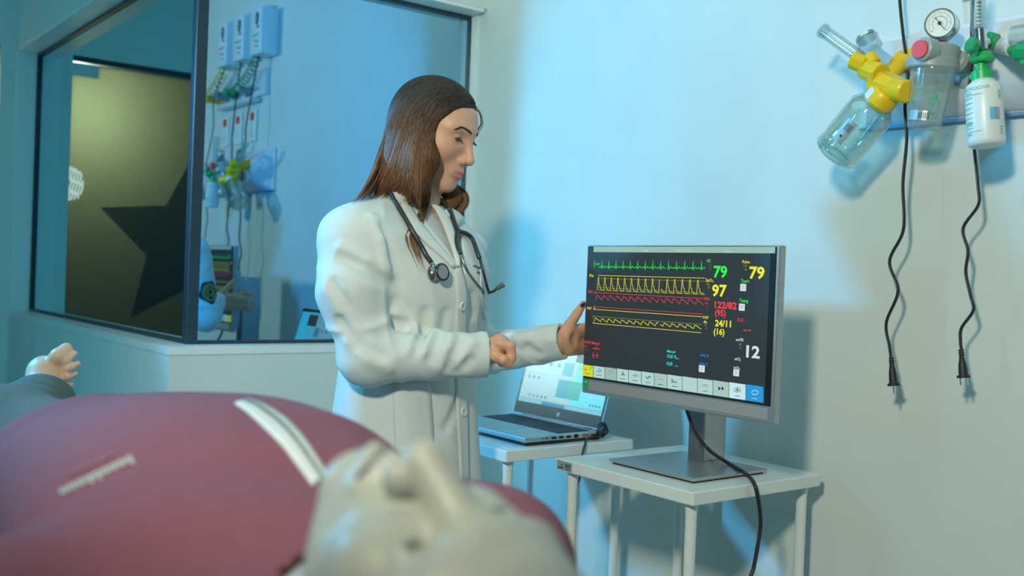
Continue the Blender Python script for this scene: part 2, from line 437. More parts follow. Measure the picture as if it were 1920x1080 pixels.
for i in range(-7, 8):                              # wavy white stripes filling a disc
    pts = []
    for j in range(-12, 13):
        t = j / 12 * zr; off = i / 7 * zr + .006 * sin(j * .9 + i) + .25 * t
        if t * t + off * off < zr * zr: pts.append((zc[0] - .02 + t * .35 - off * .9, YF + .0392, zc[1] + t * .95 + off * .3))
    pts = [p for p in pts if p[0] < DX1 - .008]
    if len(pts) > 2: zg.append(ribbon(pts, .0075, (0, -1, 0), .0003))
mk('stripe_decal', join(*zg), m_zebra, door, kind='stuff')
cl = bpy.data.lights.new('corridor_lamp', 'POINT'); cl.energy = 34; cl.color = (1, .92, .70); cl.shadow_soft_size = .12
co = bpy.data.objects.new('corridor_lamp', cl); COL.objects.link(co); co.location = (.80, YF + .36, .66 + CZ)

# ================================================================== TABLES
m_table = mat('white_laminate', (.78, .84, .83), .28, var=.02, vscale=10)
m_leg = mat('white_steel_leg', (.80, .84, .82), .3, var=.02)
m_tag = mat('silver_asset_tag', (.42, .50, .52), .3, .4); m_ink = mat('black_ink', (.02, .02, .025), .5)
TZ = -.403
def tag_marks(org, ex, ey, w, h, parent, sub):
    """asset tag print: a star-like dot, a line of small figures and a bar block"""
    g = [ribbon([org + ex * (w * x0) + ey * (h * y0), org + ex * (w * x1) + ey * (h * y0)], h * th, np.cross(ex, ey), .0004)
         for x0, x1, y0, th in ((.30, .36, .58, .2), (.08, .46, .28, .10), (.08, .40, .14, .06), (.56, .92, .18, .08))]
    for k in range(7):
        x = .57 + .05 * k
        g.append(ribbon([org + ex * w * x + ey * h * .34, org + ex * w * x + ey * h * .78], w * (.018 if k % 3 else .034), np.cross(ex, ey), .0004))
    mk('print', join(*g), m_ink, parent, sub, kind='stuff')
def table(x0, x1, y0, y1, label):
    t = thing('side_table', label, 'table', ((x0 + x1) / 2, (y0 + y1) / 2, FLOOR), 'white side tables')
    mk('tabletop', box((x0, y0, TZ - .027), (x1, y1, TZ), .0025), m_table, t)
    for x in (x0 + .028, x1 - .028):
        for y in (y0 + .028, y1 - .028):
            lg = mk('leg', lathe((x, y, FLOOR + .006), (x, y, TZ), [(0, .0105), (.02, .0115), (-FLOOR + TZ - .06, .0115), (-FLOOR + TZ - .037, .0135), (-FLOOR + TZ - .0335, .0135)], 16), m_leg, t, edge=40)
            mk('foot', cyl((x, y, FLOOR), (x, y, FLOOR + .008), .012, 14), mat('grey_plastic', (.25, .27, .28), .5), t, lg)
    return t
t1 = table(1.483, 1.892, 1.318, 1.727, 'white square side table that carries the large monitor')
a_ = np.array((1.4825, 1.722, TZ - .024)); st = mk('asset_sticker', box((1.4822, 1.672, TZ - .0235), (1.4835, 1.722, TZ - .0035)), m_tag, t1, label='silver asset tag')
tag_marks(np.array((1.4820, 1.722, TZ - .0235)), np.array((0, -1., 0)), np.array((0, 0, 1.)), .05, .02, t1, st)
t2 = table(1.430, 1.839, 1.842, 2.251, 'white square side table that carries the laptop')

# ================================================================== MONITOR (all-in-one)
m_alu = mat('silver_aluminium', (.46, .48, .50), .36, .75, var=.04, vscale=60)
m_alu_d = mat('grey_mesh_grille', (.40, .40, .43), .6, .2, var=.2, vscale=900, bump=.3, bscale=1500)
m_bezel = mat('black_bezel', (.012, .014, .018), .22)
m_lcd = emit('dark_display', (.020, .030, .038), 1.0, .30)
XM = 1.57; MY0, MY1, MZ0, MZ1 = 1.206, 1.748, -.262, .079
mon = thing('monitor', 'large silver all-in-one monitor showing patient vital signs', 'monitor', (1.66, 1.507, TZ))
mk('housing', box((XM, MY0, MZ0), (XM + .022, MY1, MZ1), .004), m_alu, mon)
mk('rear_cover', box((XM + .022, MY0 + .03, MZ0 + .015), (XM + .050, MY1 - .03, -.02), .010), m_alu, mon)
SZ0 = onX(1434, 757, XM)[2]; SY0 = onX(1434, 757, XM)[1]; SY1 = MY1 - .007; SZ1 = MZ1 - .005
mk('bezel', box((XM - .0012, MY0 + .006, SZ0 - .004), (XM + .002, MY1 - .005, MZ1 - .003), .0008), m_bezel, mon)
scr = mk('screen', box((XM - .0016, SY0, SZ0), (XM - .0010, SY1, SZ1)), m_lcd, mon)
mk('speaker_grille', box((XM - .0012, MY0 + .012, MZ0 + .008), (XM + .002, MY1 - .006, SZ0 - .008), .0008), m_alu_d, mon)
gs = mk('sticker', box((XM - .0020, MY1 - .025, MZ0 + .008), (XM - .0010, MY1 - .008, SZ0 - .006)), mat('green_sticker', (.02, .42, .20), .4), mon, label='green sticker')
mk('print', ribbon([(XM - .0020, MY1 - .021, MZ0 + .027), (XM - .0020, MY1 - .012, MZ0 + .027)], .002, (-1, 0, 0), .0003), m_white, mon, gs)
mk('power_button', box((XM + .004, MY0 - .0012, MZ0 + .018), (XM + .014, MY0 + .002, MZ0 + .034), .0008), m_alu, mon)
mk('neck_front', box((1.700, 1.490, TZ + .010), (1.706, 1.531, -.06)), mat('dark_aluminium', (.20, .21, .22), .4, .6), mon); mk('neck', box((1.706, 1.496, TZ + .010), (1.785, 1.531, -.045), .004), m_alu, mon)
mk('mount_arm', box((XM + .045, 1.45, -.15), (1.72, 1.55, -.05), .006), m_alu, mon)
mk('base', box((1.545, 1.374, TZ + .004), (1.780, 1.622, TZ + .011), .003), m_alu, mon)
mk('base_pad', box((1.552, 1.381, TZ), (1.773, 1.615, TZ + .004)), m_bezel, mon)

# ---- what the screen shows
XS = XM - .0022
ey_ = np.array((0, 0, 1.)); ex_ = np.array((0, -1., 0))
def sp(x, y): q = onX(x, y, XS); q[0] = XS; return q
def mscale(x, y): return FPX / project(sp(x, y))[2]      # pixels per metre there
SC = {}; OWN = []
def put(colname, geo): SC.setdefault(colname, []).append(geo)
def stext(c, s, x, y, h, bold=.010, sx=1.04):
    """word s whose baseline starts at pixel x,y with cap height of h pixels"""
    sc = mscale(x, y); g = text_on(s, sp(x, y), ex_, ey_, h / sc / .70, bold, sx=sx)
    if h >= 8: OWN.append(('readout', c, g))
    else: put(c, g)
def sline(c, pts, w=.8):
    p = np.array([sp(*q) for q in pts]); put(c, ribbon(p, w / mscale(*pts[0]), (-1, 0, 0), 0))
def srect(c, x0, y0, x1, y1, dz=0):
    a, b = sp(x0, y0), sp(x1, y1); X = XS + dz
    put(c, quad_on((X, a[1], a[2]), (X, b[1], a[2]), (X, b[1], b[2]), (X, a[1], b[2])))
def wave(c, x0, y0, x1, y1, n, fn, amp, w=1.2, gap=None):
    """periodic trace from pixel x0,y0 to x1,y1, amplitude in pixels"""
    a, b = sp(x0, y0), sp(x1, y1); N = n * 24; runs = [[]]
    for i in range(N + 1):
        u = i / N; ph = (u * n) % 1
        if gap and gap[0] < u < gap[1]:
            if runs[-1]: runs.append([])
            continue
        q = a + (b - a) * u; q[2] += fn(ph) * amp / mscale(x0, y0); runs[-1].append(q)
    for r_ in runs:
        if len(r_) > 2: OWN.append(('trace', c, ribbon(r_, w * .75 / mscale(x0, y0), (-1, 0, 0), 0)))
def f_ecg(p):
    g = lambda m, s, a: a * math.exp(-((p - m) / s) ** 2)
    return g(.50, .030, 1) - g(.43, .025, .22) - g(.57, .03, .30) + g(.25, .06, .16) + g(.80, .07, .22)
def f_pleth(p):
    return max(math.exp(-((p - .12) / .10) ** 2), .42 * math.exp(-((p - .32) / .10) ** 2), .95 * math.exp(-max(0, p - .10) * 5.2)) if p > .04 else p / .04 * .55
def f_art(p): return (p / .16) if p < .16 else max(0, 1 - (p - .16) / .84) ** .9 + (.10 * math.exp(-((p - .52) / .06) ** 2))
srect('status_bar', 1113, 462.5, 1453, 475, .0003)
stext('bar_print', 'Adulto', 1205, 471.5, 4); stext('bar_print', '27/07/2023 15:29', 1267, 472, 4); stext('bar_print', 'Sistema', 1358, 472.5, 4)
stext('bar_print', 'M', 1443, 473, 3.6)
G, Yl, Rd, Cy, Bl, Wh = 'green', 'yellow', 'red', 'cyan', 'blue', 'white'
sline(G, [(1114.5, 488), (1114.5, 503)], 1.2); stext(G, '1mV', 1116, 497, 4.6)
wave(G, 1122, 501, 1323, 503.5, 14, f_ecg, 13.5, 1.3, (.655, .672))
stext(Yl, 'Plet', 1105, 519, 5.2)
sline(Yl, [(1121, 516.5), (1322, 521.5)]); sline('yellow_dim', [(1122, 522), (1322, 527.5)]); sline('yellow_dim', [(1121, 539), (1321, 549)], .9); sline('yellow_dim', [(1120, 544), (1320, 552)], .9)
wave(Yl, 1120, 544.5, 1321, 552.5, 15, f_pleth, 25, 1.25, (.605, .625))
stext(Rd, 'PAS', 1103, 549, 4.8); stext(Rd, '160', 1112.5, 550, 3.8)
sline(Rd, [(1118, 548.5), (1321, 560)]); wave(Rd, 1117, 562, 1319, 572, 15, f_art, 9, 1.3, (.615, .63)); sline(Rd, [(1114, 575), (1318, 589)])
stext(Rd, '0', 1113, 576.5, 3.6)
stext(Yl, 'PAP', 1100.5, 580, 4.8); stext(Yl, '70', 1112, 580.5, 3.8); sline(Yl, [(1114, 580), (1317, 594)])
sline('yellow_dim', [(1114, 593), (1316, 608.5)], .9); wave(Yl, 1114, 602.5, 1315, 617.5, 15, f_art, 6.5, 1.3, (.625, .64)); sline(Yl, [(1113, 606), (1315, 624)])
stext('yellow_dim', '30', 1110.5, 595, 3.6); stext(Yl, '0', 1111.5, 607, 4)
stext(G, 'FC', 1325.5, 492, 5.6, .012); stext('green_dim', '130', 1326.5, 500, 4.6); stext('green_dim', '50', 1329, 506, 4.4); stext(G, '79', 1337, 519.5, 21, .030, 1.12)
stext(Yl, 'SpO', 1323, 528, 6, .012); stext(Yl, '2', 1335.5, 529.5, 3.8); stext('yellow_dim', '100', 1324, 535.5, 4); stext('yellow_dim', '82', 1327, 541, 4); stext(Yl, '97', 1334.5, 554.5, 21, .030, 1.14)
stext(Rd, 'PAS', 1320.5, 562.5, 5.4, .01); stext(Rd, 'sis', 1322, 570, 4.4, .01); stext('red_dim', '180', 1322, 576, 3.8); stext('red_dim', '90', 1324, 582, 3.8)
stext(Rd, '122/82', 1337, 577, 12, .030, 1.18); stext(Rd, '(95)', 1340, 591.5, 11, .026, 1.05)
stext(Yl, 'PAP', 1318, 597.5, 5.4, .01); stext(Yl, 'dia', 1319, 605.5, 5, .012); stext('yellow_dim', '20', 1321, 611.5, 4); stext('yellow_dim', '0', 1323, 618, 4)
stext(Yl, '24/11', 1340.5, 611, 11.5, .030, 1.10); stext(Yl, '(16)', 1337.5, 626.5, 11, .026, 1.05)
stext(Yl, 'Pulso', 1391.5, 493.5, 5.6, .012); stext('yellow_dim', '130', 1393, 500.5, 4.4); stext('yellow_dim', '50', 1396, 507.5, 4.2); stext(Yl, '79', 1404, 521.5, 21.5, .030, 1.18)
stext(G, 'Tperi', 1389, 529.5, 6, .012); stext(G, 'Tsang', 1386, 566, 6, .012)
for bx, by in ((1388, 532), (1385.5, 569), (1310.5, 684.5), (1375, 692)):
    srect('icon_white', bx, by, bx + 10.5, by + 14, .0002); OWN.append(('alarm_icon', 'icon_white', SC.pop('icon_white')[0]))
    sline('icon_red', [(bx + 2.2, by + 4), (bx + 8.2, by + 10.5)], .7); sline('icon_red', [(bx + 8.2, by + 4), (bx + 2.2, by + 10.5)], .7); sline('icon_red', [(bx + 2, by + 4), (bx + 8, by + 4)], .6)
stext(Rd, 'D.C.', 1383, 602, 5.8, .012); srect(Rd, 1394.5, 618, 1400, 620.5); srect(Rd, 1402, 618.3, 1407.5, 620.8)
stext(Wh, 'awFR', 1379.5, 639, 5.6, .01); stext('white_dim', '30', 1385, 647.5, 4.4); stext('white_dim', '8', 1386.5, 654, 4.4); stext(Wh, '12', 1393.5, 668.5, 21.5, .030, 1.25)
stext(Wh, 'etO', 1377, 675, 5.6, .01); stext(Wh, '2', 1386.5, 677, 3.6); stext(Wh, 'inO', 1375.5, 691.5, 5.6, .01); stext(Wh, '2', 1385, 693.5, 3.6)
stext(Bl, 'etN O', 1312.5, 668, 5.4, .012); stext(Bl, '2', 1320.3, 669.5, 3.4); stext(Bl, 'inN O', 1311, 684, 5.4, .012); stext(Bl, '2', 1318.8, 685.5, 3.4)
stext(Cy, 'Manual', 1250.5, 660.5, 5, .012); stext(Cy, 'SQE %', 1250.5, 670, 5.8, .012); srect(Cy, 1267.5, 671.5, 1270, 673); srect(Cy, 1271, 672, 1273.5, 673.5)
stext(Cy, 'SQE', 1249.5, 684, 5.8, .012); srect(Cy, 1265.5, 685.5, 1268, 687); srect(Cy, 1269, 686, 1271.5, 687.5)
stext(Rd, 'PANI Manual', 1096.5, 643.5, 5, .008); stext(Rd, '--:--', 1121, 645.5, 4); stext(Rd, '--/--', 1111, 655.5, 8.5, .02); stext(Rd, '(--)', 1110.5, 668.5, 8.5, .015)
stext(Rd, 'sis', 1096.5, 650, 3.8); stext('red_dim', '180', 1096.5, 656, 3.8); stext('red_dim', '90', 1097.5, 661.5, 3.8)
# key row along the bottom of the screen
kx = [1091.5, 1112.5, 1134.5, 1156.5, 1179, 1203, 1227, 1251, 1279.5, 1308, 1337, 1367, 1398.5, 1432]
def ky(x, up=0): return 704.2 + (x - 1091.5) * (755.5 - 704.2) / (1432 - 1091.5) - up
kc = ['key_yellow', 'key_pale', 'key_grey', 'key_pale', 'key_pale', 'key_pale', 'key_grey2', 'key_pale', 'key_pale', 'key_pale', 'key_grey2', 'key_white', 'key_blue']
for i in range(13):
    x0, x1 = kx[i], kx[i + 1] - .9; hh = 21 + i * .75
    p = [sp(x0, ky(x0, hh)), sp(x1, ky(x1, hh)), sp(x1, ky(x1)), sp(x0, ky(x0))]
    OWN.append(('soft_key', kc[i], (np.array(p) + (.0003, 0, 0), [(0, 1, 2, 3)])))
    xm = (x0 + x1) / 2; yb = ky(xm)
    if i not in (2, 8, 10): sline('ink' if i != 12 else 'key_white', [(xm - 5, yb - 6), (xm + 5, yb - 5)], 1.0)
def icon(pts, xm, dy=0, c='ink', w=.9): yb = ky(xm, 15 + dy); sline(c, [(xm + a, yb + b) for a, b in pts], w)
icon([(-6, 3), (-4, -2), (-1, 3), (-6, 3)], 1102); icon([(2, 3), (4, 0), (7, -3)], 1103); icon([(-4, 3), (0, -4), (3, 3), (-4, 3)], 1124); icon([(0, 3), (4, -1), (4, 4)], 1124)
for o_ in (0, 4): icon([(1 + o_, -3), (-2.5 + o_, 0), (1 + o_, 3)], 1144, c='ink_soft'); 
icon([(0, -4), (0, 0), (-3, 3)], 1168, w=2); icon([(0, 0), (3, 4)], 1168, w=1.6); icon([(-5, 0), (-2, 0), (0, -3), (2, 0), (0, 3), (-2, 0)], 1191); icon([(2, 0), (6, 0)], 1191)
icon([(-3, -2), (0, 2), (4, -2), (6, -1)], 1214, w=2); icon([(-5, 0), (0, -1), (5, 0)], 1239, c='ink_soft')
for o_, h_ in ((-4, 8), (-1, 5), (2, 3.5), (5, 2)): icon([(o_, 3 - h_), (o_, 3)], 1264, w=2)
icon([(-6, -3), (6, -2)], 1322, c='ink_soft'); icon([(-6, 0), (6, 1)], 1322, c='ink_soft')
for o_ in (-5, 1):
    yb = ky(1352, 15); put('ink', (np.array([sp(1352 + o_, yb - 4), sp(1352 + o_ + 5, yb), sp(1352 + o_, yb + 4)]), [(0, 1, 2)]))
for xm, c in ((1382.5, 'ink'), (1415.5, 'key_white')):
    icon([(6 * cos(a), 4 * sin(a)) for a in np.linspace(0, 2 * pi, 17)], xm, 2, c, 1.1)
icon([(-2, 0), (2, 0)], 1382.5, 2, 'ink', 3)
SCOL = dict(green=((.03, .95, .08), 1.0), green_dim=((.05, .40, .10), .5), yellow=((.95, .90, .03), .95), yellow_dim=((.50, .50, .05), .5), red=((1, .05, .07), .95), red_dim=((.6, .04, .05), .5),
            cyan=((.05, .95, .85), .85), blue=((.02, .25, 1), .9), white=((.70, .92, .92), .9), white_dim=((.4, .5, .5), .5), status_bar=((.36, .58, .50), .9), bar_print=((.55, .78, .70), .9),
            icon_white=((.72, .88, .92), .9), icon_red=((.9, .25, .3), .8), key_yellow=((.80, .80, .02), .9), key_pale=((.50, .76, .74), .9), key_grey=((.36, .58, .50), .9), key_grey2=((.46, .66, .60), .9),
            key_white=((.62, .88, .92), .95), key_blue=((.02, .36, .80), .9), ink=((.03, .06, .07), .5), ink_soft=((.25, .40, .38), .6))
for c, gl in SC.items():
    mk('display_' + c, join(*gl), emit('lit_' + c, *SCOL[c]), mon, scr, kind='stuff')
for nm_, c, g in OWN: mk(nm_, g, emit('lit_' + c, *SCOL[c]), mon, scr)

# monitor mains cable: drops from behind the panel, crosses the base and the table edge
cp = [onX(1283, 745, 1.64), onX(1290, 775, 1.64), onX(1305, 812, 1.635), onX(1330, 844, 1.63), onZ(1362, 866, TZ + .017), onZ(1388, 881, TZ + .0155), onZ(1406, 895, TZ + .0060), onY(1415, 909, 1.3105)]
yy = 1.304
for px_ in ((1421, 932), (1425, 958), (1426, 988), (1420, 1028), (1413, 1065), (1404, 1110)): cp.append(onY(*px_, yy))
cp += [np.array((cp[-1][0] - .01, yy, -.85)), np.array((cp[-1][0], yy + .01, FLOOR + .006)), np.array((cp[-1][0] + .25, yy + .1, FLOOR + .006))]
m_cable = mat('black_cable', (.018, .022, .026), .35)
mk('monitor_cable', tube(spline(cp, 10), .0042, 8), m_cable, smooth=True, label='black cable hanging from the large monitor over the table edge', cat='cable')

# ================================================================== LAPTOP
lp = thing('laptop', 'open silver laptop on the rear white table', 'laptop', (1.58, 2.05, TZ))
LX0, LX1, LY0, LY1, LZ = 1.508, 1.756, 1.872, 2.232, TZ + .021
m_silver = mat('silver_laptop_shell', (.50, .55, .56), .38, .5, var=.03); m_key = mat('dark_key', (.035, .045, .05), .5)
mk('bottom_shell', box((LX0 + .004, LY0 + .004, TZ + .001), (LX1, LY1 - .004, TZ + .008), .003), m_bezel, lp)
mk('deck', box((LX0, LY0, TZ + .008), (LX1, LY1, LZ), .0035), m_silver, lp)
kb = mk('keyboard_tray', box((LX0+.118, LY0 + .018, LZ - .0004), (LX0+.224, LY1 - .018, LZ + .0003)), mat('tray_grey', (.10, .12, .13), .5), lp)
kg = []
for r in range(6):
    n = 19
    for k in range(n):
        y0 = LY0 + .021 + k * (LY1 - LY0 - .042) / n; x0 = LX0+.121 + r * .0172
        if r == 0 and 5 < k < 11: continue
        kg.append(box((x0, y0, LZ + .0003), (x0 + .0148, y0 + .0146, LZ + .0016)))
kg.append(box((LX0+.121, LY0 + .021 + 6 * .0170, LZ + .0003), (LX0+.1358, LY0 + .021 + 11 * .0170 - .003, LZ + .0016)))
mk('keys', join(*kg), m_key, lp, kb, kind='stuff')
mk('touchpad', box((LX0+.018, 2.00, LZ - .0005), (LX0+.104, 2.115, LZ + .0004), .0002), mat('touchpad_grey', (.42, .47, .48), .3, .3), lp)
def slot(x0, x1, dz, h, m=m_bezel): mk('port', box((x0, LY0 - .0006, TZ + dz), (x1, LY0 + .002, TZ + dz + h)), m, lp)
slot(1.560, 1.563, .0145, .003); slot(1.571, 1.579, .014, .003); slot(1.591, 1.605, .0125, .0055); slot(1.614, 1.628, .0125, .0055); slot(1.638, 1.652, .012, .006)
slot(1.663, 1.676, .0105, .009); slot(1.690, 1.711, .0105, .008, mat('vga_brown', (.30, .17, .09), .5)); slot(1.720, 1.746, .0125, .003)
hang = radians(16); ld = np.array((sin(hang), 0, cos(hang))); ln = np.array((-cos(hang), 0, sin(hang)))      # lid direction, outward normal of the screen
hb = np.array((LX1 - .006, 0, LZ + .002)); LH = .232
def lidp(y, h, o=0.): q = hb + ld * h + ln * o; return np.array((q[0], y, q[2]))
def slab(y0, y1, h0, h1, o0, o1):
    p = [lidp(y, h, o) for o in (o0, o1) for (y, h) in ((y0, h0), (y1, h0), (y1, h1), (y0, h1))]
    return np.array(p), [(0, 1, 2, 3), (7, 6, 5, 4), (0, 4, 5, 1), (1, 5, 6, 2), (2, 6, 7, 3), (3, 7, 4, 0)]
lid = mk('lid', slab(LY0, LY1, .002, LH, -.006, 0), m_silver, lp)
bz = mk('lid_bezel', slab(LY0 + .003, LY1 - .003, .004, LH - .002, 0, .0008), m_bezel, lp)
ds = mk('lid_screen', slab(LY0 + .010, LY1 - .010, .036, LH - .014, .0008, .0012), emit('laptop_display', (.20, .50, .62), .95, .3), lp)
mk('hinge', cyl((LX1 - .002, LY0 + .04, LZ), (LX1 - .002, LY1 - .04, LZ), .005, 10), m_bezel, lp)
LXx = LY1 - LY0 - .02; LHh = LH - .05
LG = {}
def lpt(u, v): return lidp(LY1 - .010 - u * LXx, .036 + v * LHh, .0016)       # u left->right, v bottom->top of the laptop screen
def lrect(c, u0, v0, u1, v1, o=0): LG.setdefault(c, []).append((np.array([lpt(u0, v0), lpt(u1, v0), lpt(u1, v1), lpt(u0, v1)]) + ln * o, [(0, 1, 2, 3)]))
lrect('page', .0, .07, .62, 1.0, -.0002); lrect('page2', .62, .07, 1.0, 1.0, -.0002)
lrect('taskbar', .30, .0, .58, .05); lrect('photo_teal', .44, .15, .72, .42); lrect('photo_green', .58, .15, .72, .42, .0001); lrect('figure', .46, .48, .58, .68)
lrect('band', .0, .055, 1.0, .07); lrect('band', .0, .455, .45, .462); lrect('photo_dark', .58, .70, .80, .95)
for v in (.18, .23, .28, .33, .38): lrect('line_pale', .74, v, .98, v + .006)
for v in (.50, .54, .58, .62): lrect('line_grey', .62, v, .80, v + .006)
def ldot(c, u, v, r):
    LG.setdefault(c, []).append((np.array([lpt(u + r * .62 * cos(a), v + r * sin(a)) for a in np.linspace(0, 2 * pi, 13)[:-1]]), [tuple(range(12))]))
for k in range(5): ldot('line_grey', .13 + k * .05, .115, .024); ldot('page', .13 + k * .05, .115, .012)
for k in range(3): ldot('line_grey', .07 + k * .06, .395, .026)
for k in range(4): ldot('line_grey', .86 + k * .035, .12, .02)
for k in range(2): ldot('line_grey', .30 + k * .10, .62, .035)
LCOL = dict(page=((.36, .60, .66), .9), page2=((.10, .66, .82), 1.0), taskbar=((.03, .20, .42), .8), photo_teal=((.02, .30, .40), .9), photo_green=((.02, .40, .32), .9), figure=((.08, .40, .55), .8), band=((.20, .46, .58), .8),
            photo_dark=((.06, .07, .08), .7), line_pale=((.35, .80, .90), .9), line_grey=((.10, .30, .38), .8))
for c, gl in LG.items(): mk('screen_' + c, join(*gl), emit('laptop_' + c, *LCOL[c]), lp, ds, kind='stuff' if len(gl) > 1 else None)
lgc = lpt(.53, -.095)
ring = [lgc + (np.array((0, -1., 0)) * cos(a) + ld * sin(a)) * .0055 for a in np.linspace(0, 2 * pi, 21)[:-1]]
lg_ = mk('logo', (np.array(ring), [tuple(range(20))]), emit('logo_pale_blue', (.35, .65, .95), .6), lp)
mk('logo_letters', text_on('hp', lgc + ln * .0003 - ld * .002, np.array((0, -1., 0)), ld, .0075, .02, 'CENTER'), m_bezel, lp, lg_)
# laptop charger cable: plug, coil and drop behind the front table
cc = onY(1127, 806, LY0 - .012)
lc = thing('charger_cable', 'black charger cable coiled at the side of the laptop', 'cable', (cc[0], cc[1], TZ))
loop = [cc + np.array((cos(a) * .016, -.004 + .006 * sin(a * 1.3), sin(a) * .017)) for a in np.linspace(0, 4 * pi, 40)]
mk('coil', tube(loop, .0038, 8), m_cable, lc, smooth=True)
mk('tie', tube([cc + np.array((-.014, -.010, -.010)), cc + np.array((-.004, -.011, .0)), cc + np.array((.006, -.010, .006))], .0045, 8), m_cable, lc, smooth=True)
mk('plug', cyl(np.array((1.736, LY0 - .001, TZ + .013)), np.array((cc[0] - .010, cc[1] - .004, cc[2] - .002)), .0035, 10), m_cable, lc, smooth=True)
dp = [cc + np.array((-.012, -.004, -.012)), onY(1102, 822, 1.845), onY(1096, 836, 1.832), onY(1091, 855, 1.828), onY(1088, 880, 1.825), onY(1086, 900, 1.822), onY(1081, 918, 1.82), np.array((1.60, 1.82, -.75)), np.array((1.60, 1.83, FLOOR + .006)), np.array((1.75, 1.9, FLOOR + .006))]
mk('cord', tube(spline(dp, 8), .0028, 8), m_cable, lc, smooth=True)

# ================================================================== GAS PANEL ON THE RIGHT WALL AND WHAT HANGS ON IT
m_pan = mat('pale_panel_enamel', (.70, .74, .80), .3, var=.02, vscale=9)
m_yel = mat('yellow_plastic', (.86, .58, .01), .32, var=.05)
m_grn = mat('green_plastic', (.01, .34, .13), .35, var=.06); m_grn2 = mat('bright_green_plastic', (.02, .50, .13), .35, var=.06)
m_gry = mat('grey_plastic_body', (.36, .42, .42), .4, var=.04); m_chr = mat('chrome', (.72, .74, .74), .12, 1.0, var=.02)
m_red = mat('red_plastic', (.85, .06, .04), .4); m_blk = mat('black_rubber', (.02, .022, .025), .5)
m_glass = glassmat('clear_jar_glass', (.88, .97, .95), .97, .03, .16); m_clear = glassmat('clear_plastic', (.86, .93, .93), .93, .05, .16)
m_milky = glassmat('frosted_canister_plastic', (.80, .88, .86), .80, .15, .10); m_milk = mat('milky_bottle_plastic', (.78, .86, .85), .35, var=.02, **{'Subsurface Weight': .2})
m_gprint = mat('green_print', (.02, .50, .26), .5); m_paper = mat('white_label', (.82, .82, .76), .5, var=.03); m_bluestick = mat('blue_sticker', (.15, .55, .85), .4)

PZ0, PZ1, PY1, PY0 = .347, .537, 1.290, .10
gp = thing('gas_panel', 'long pale medical gas panel on the wall above the power plugs', 'panel', (W, .7, PZ0))
mk('backplate', box((W - .012, PY0, PZ0), (W, PY1, PZ1), .003), m_pan, gp)
prof = [(0, PZ0 + .004), (-.050, PZ0 + .035), (-.062, PZ0 + .08), (-.058, PZ1 - .06), (-.035, PZ1 - .022), (0, PZ1 - .008)]
n_ = len(prof); ya, yb = PY1 - .115, PY0 + .115
va = [(W - .012 + x, ya, z) for x, z in prof] + [(W - .012 + x, yb, z) for x, z in prof]
ca = [(W - .0122, PY1 - .02, PZ0 + .004), (W - .0122, PY1 - .02, PZ1 - .008), (W - .0122, PY0 + .02, PZ0 + .004), (W - .0122, PY0 + .02, PZ1 - .008)]
fa = [(i, i + 1, n_ + i + 1, n_ + i) for i in range(n_ - 1)]
b0 = 2 * n_; fa += [(b0, 0, n_ and 1, 2), (b0, 2, 3), (b0, 3, b0 + 1), (b0 + 1, 3, 4, 5), (b0 + 2, n_ + 2, n_ + 1, n_), (b0 + 2, n_ + 3, n_ + 2), (b0 + 2, b0 + 3, n_ + 3), (b0 + 3, n_ + 5, n_ + 4, n_ + 3)]
mk('cover', (np.array(va + ca), fa), m_pan, gp, edge=50)
mk('bottom_rail', box((W - .018, PY0 + .02, PZ0 - .005), (W - .004, PY1 - .02, PZ0 + .002), .001), mat('blue_edge_strip', (.16, .33, .62), .4), gp)
XO = W - .072                                          # front of the outlets
def outlet(px, txt, col, tp):
    c = onX(*px, XO); 
    o = mk('outlet', lathe((W - .06, c[1], c[2]), (XO, c[1], c[2]), [(0, .036), (.008, .036), (.012, .030)], 24), col, gp, edge=40)
    lt = text_on(txt, onX(*tp, XO + .004), ex_, ey_, .016, .01)
    mk('outlet_letters', lt, m_ink, gp, o)
outlet((1706, 122), 'Ar', m_yel, (1699, 117)); outlet((1812, 130), 'V', m_gry, (1804, 102)); outlet((1876, 95), 'O2', m_pan, (1868, 80))

def P(px, py, X): return onX(px, py, X)
# ---- suction set with the tilted glass jar
XJ = 1.795
js = thing('suction_jar', 'clear glass suction jar tilted under yellow valves and a flow tube', 'suction jar', P(1560, 300, XJ))
A, B = P(1562, 293, XJ), P(1655, 183, XJ); L = np.linalg.norm(B - A)
jar = mk('jar', lathe(A, B, [(0, .010), (.001, .034), (.006, .045), (.013, .049), (.022, .0475), (.030, .0455), (.040, .0470), (L * .70, .0480), (L * .80, .0465), (L * .88, .038), (L * .93, .027), (L, .025)], 40, cap=True), m_glass, js, smooth=True)
mk('jar_inner', lathe(A, B, [(.008, .005), (.009, .034), (.016, .043), (.03, .0425), (L * .78, .0435), (L * .88, .034), (L, .022)], 36, cap=False), m_glass, js, jar, smooth=True)
mk('base_ring', lathe(A, B, [(-.002, .030), (.001, .036), (.006, .037), (.004, .029)], 36, cap=False), m_glass, js, jar, smooth=True)
ax = (B - A) / L; xs = np.cross(ax, (-1., 0, 0)); xs /= np.linalg.norm(xs)
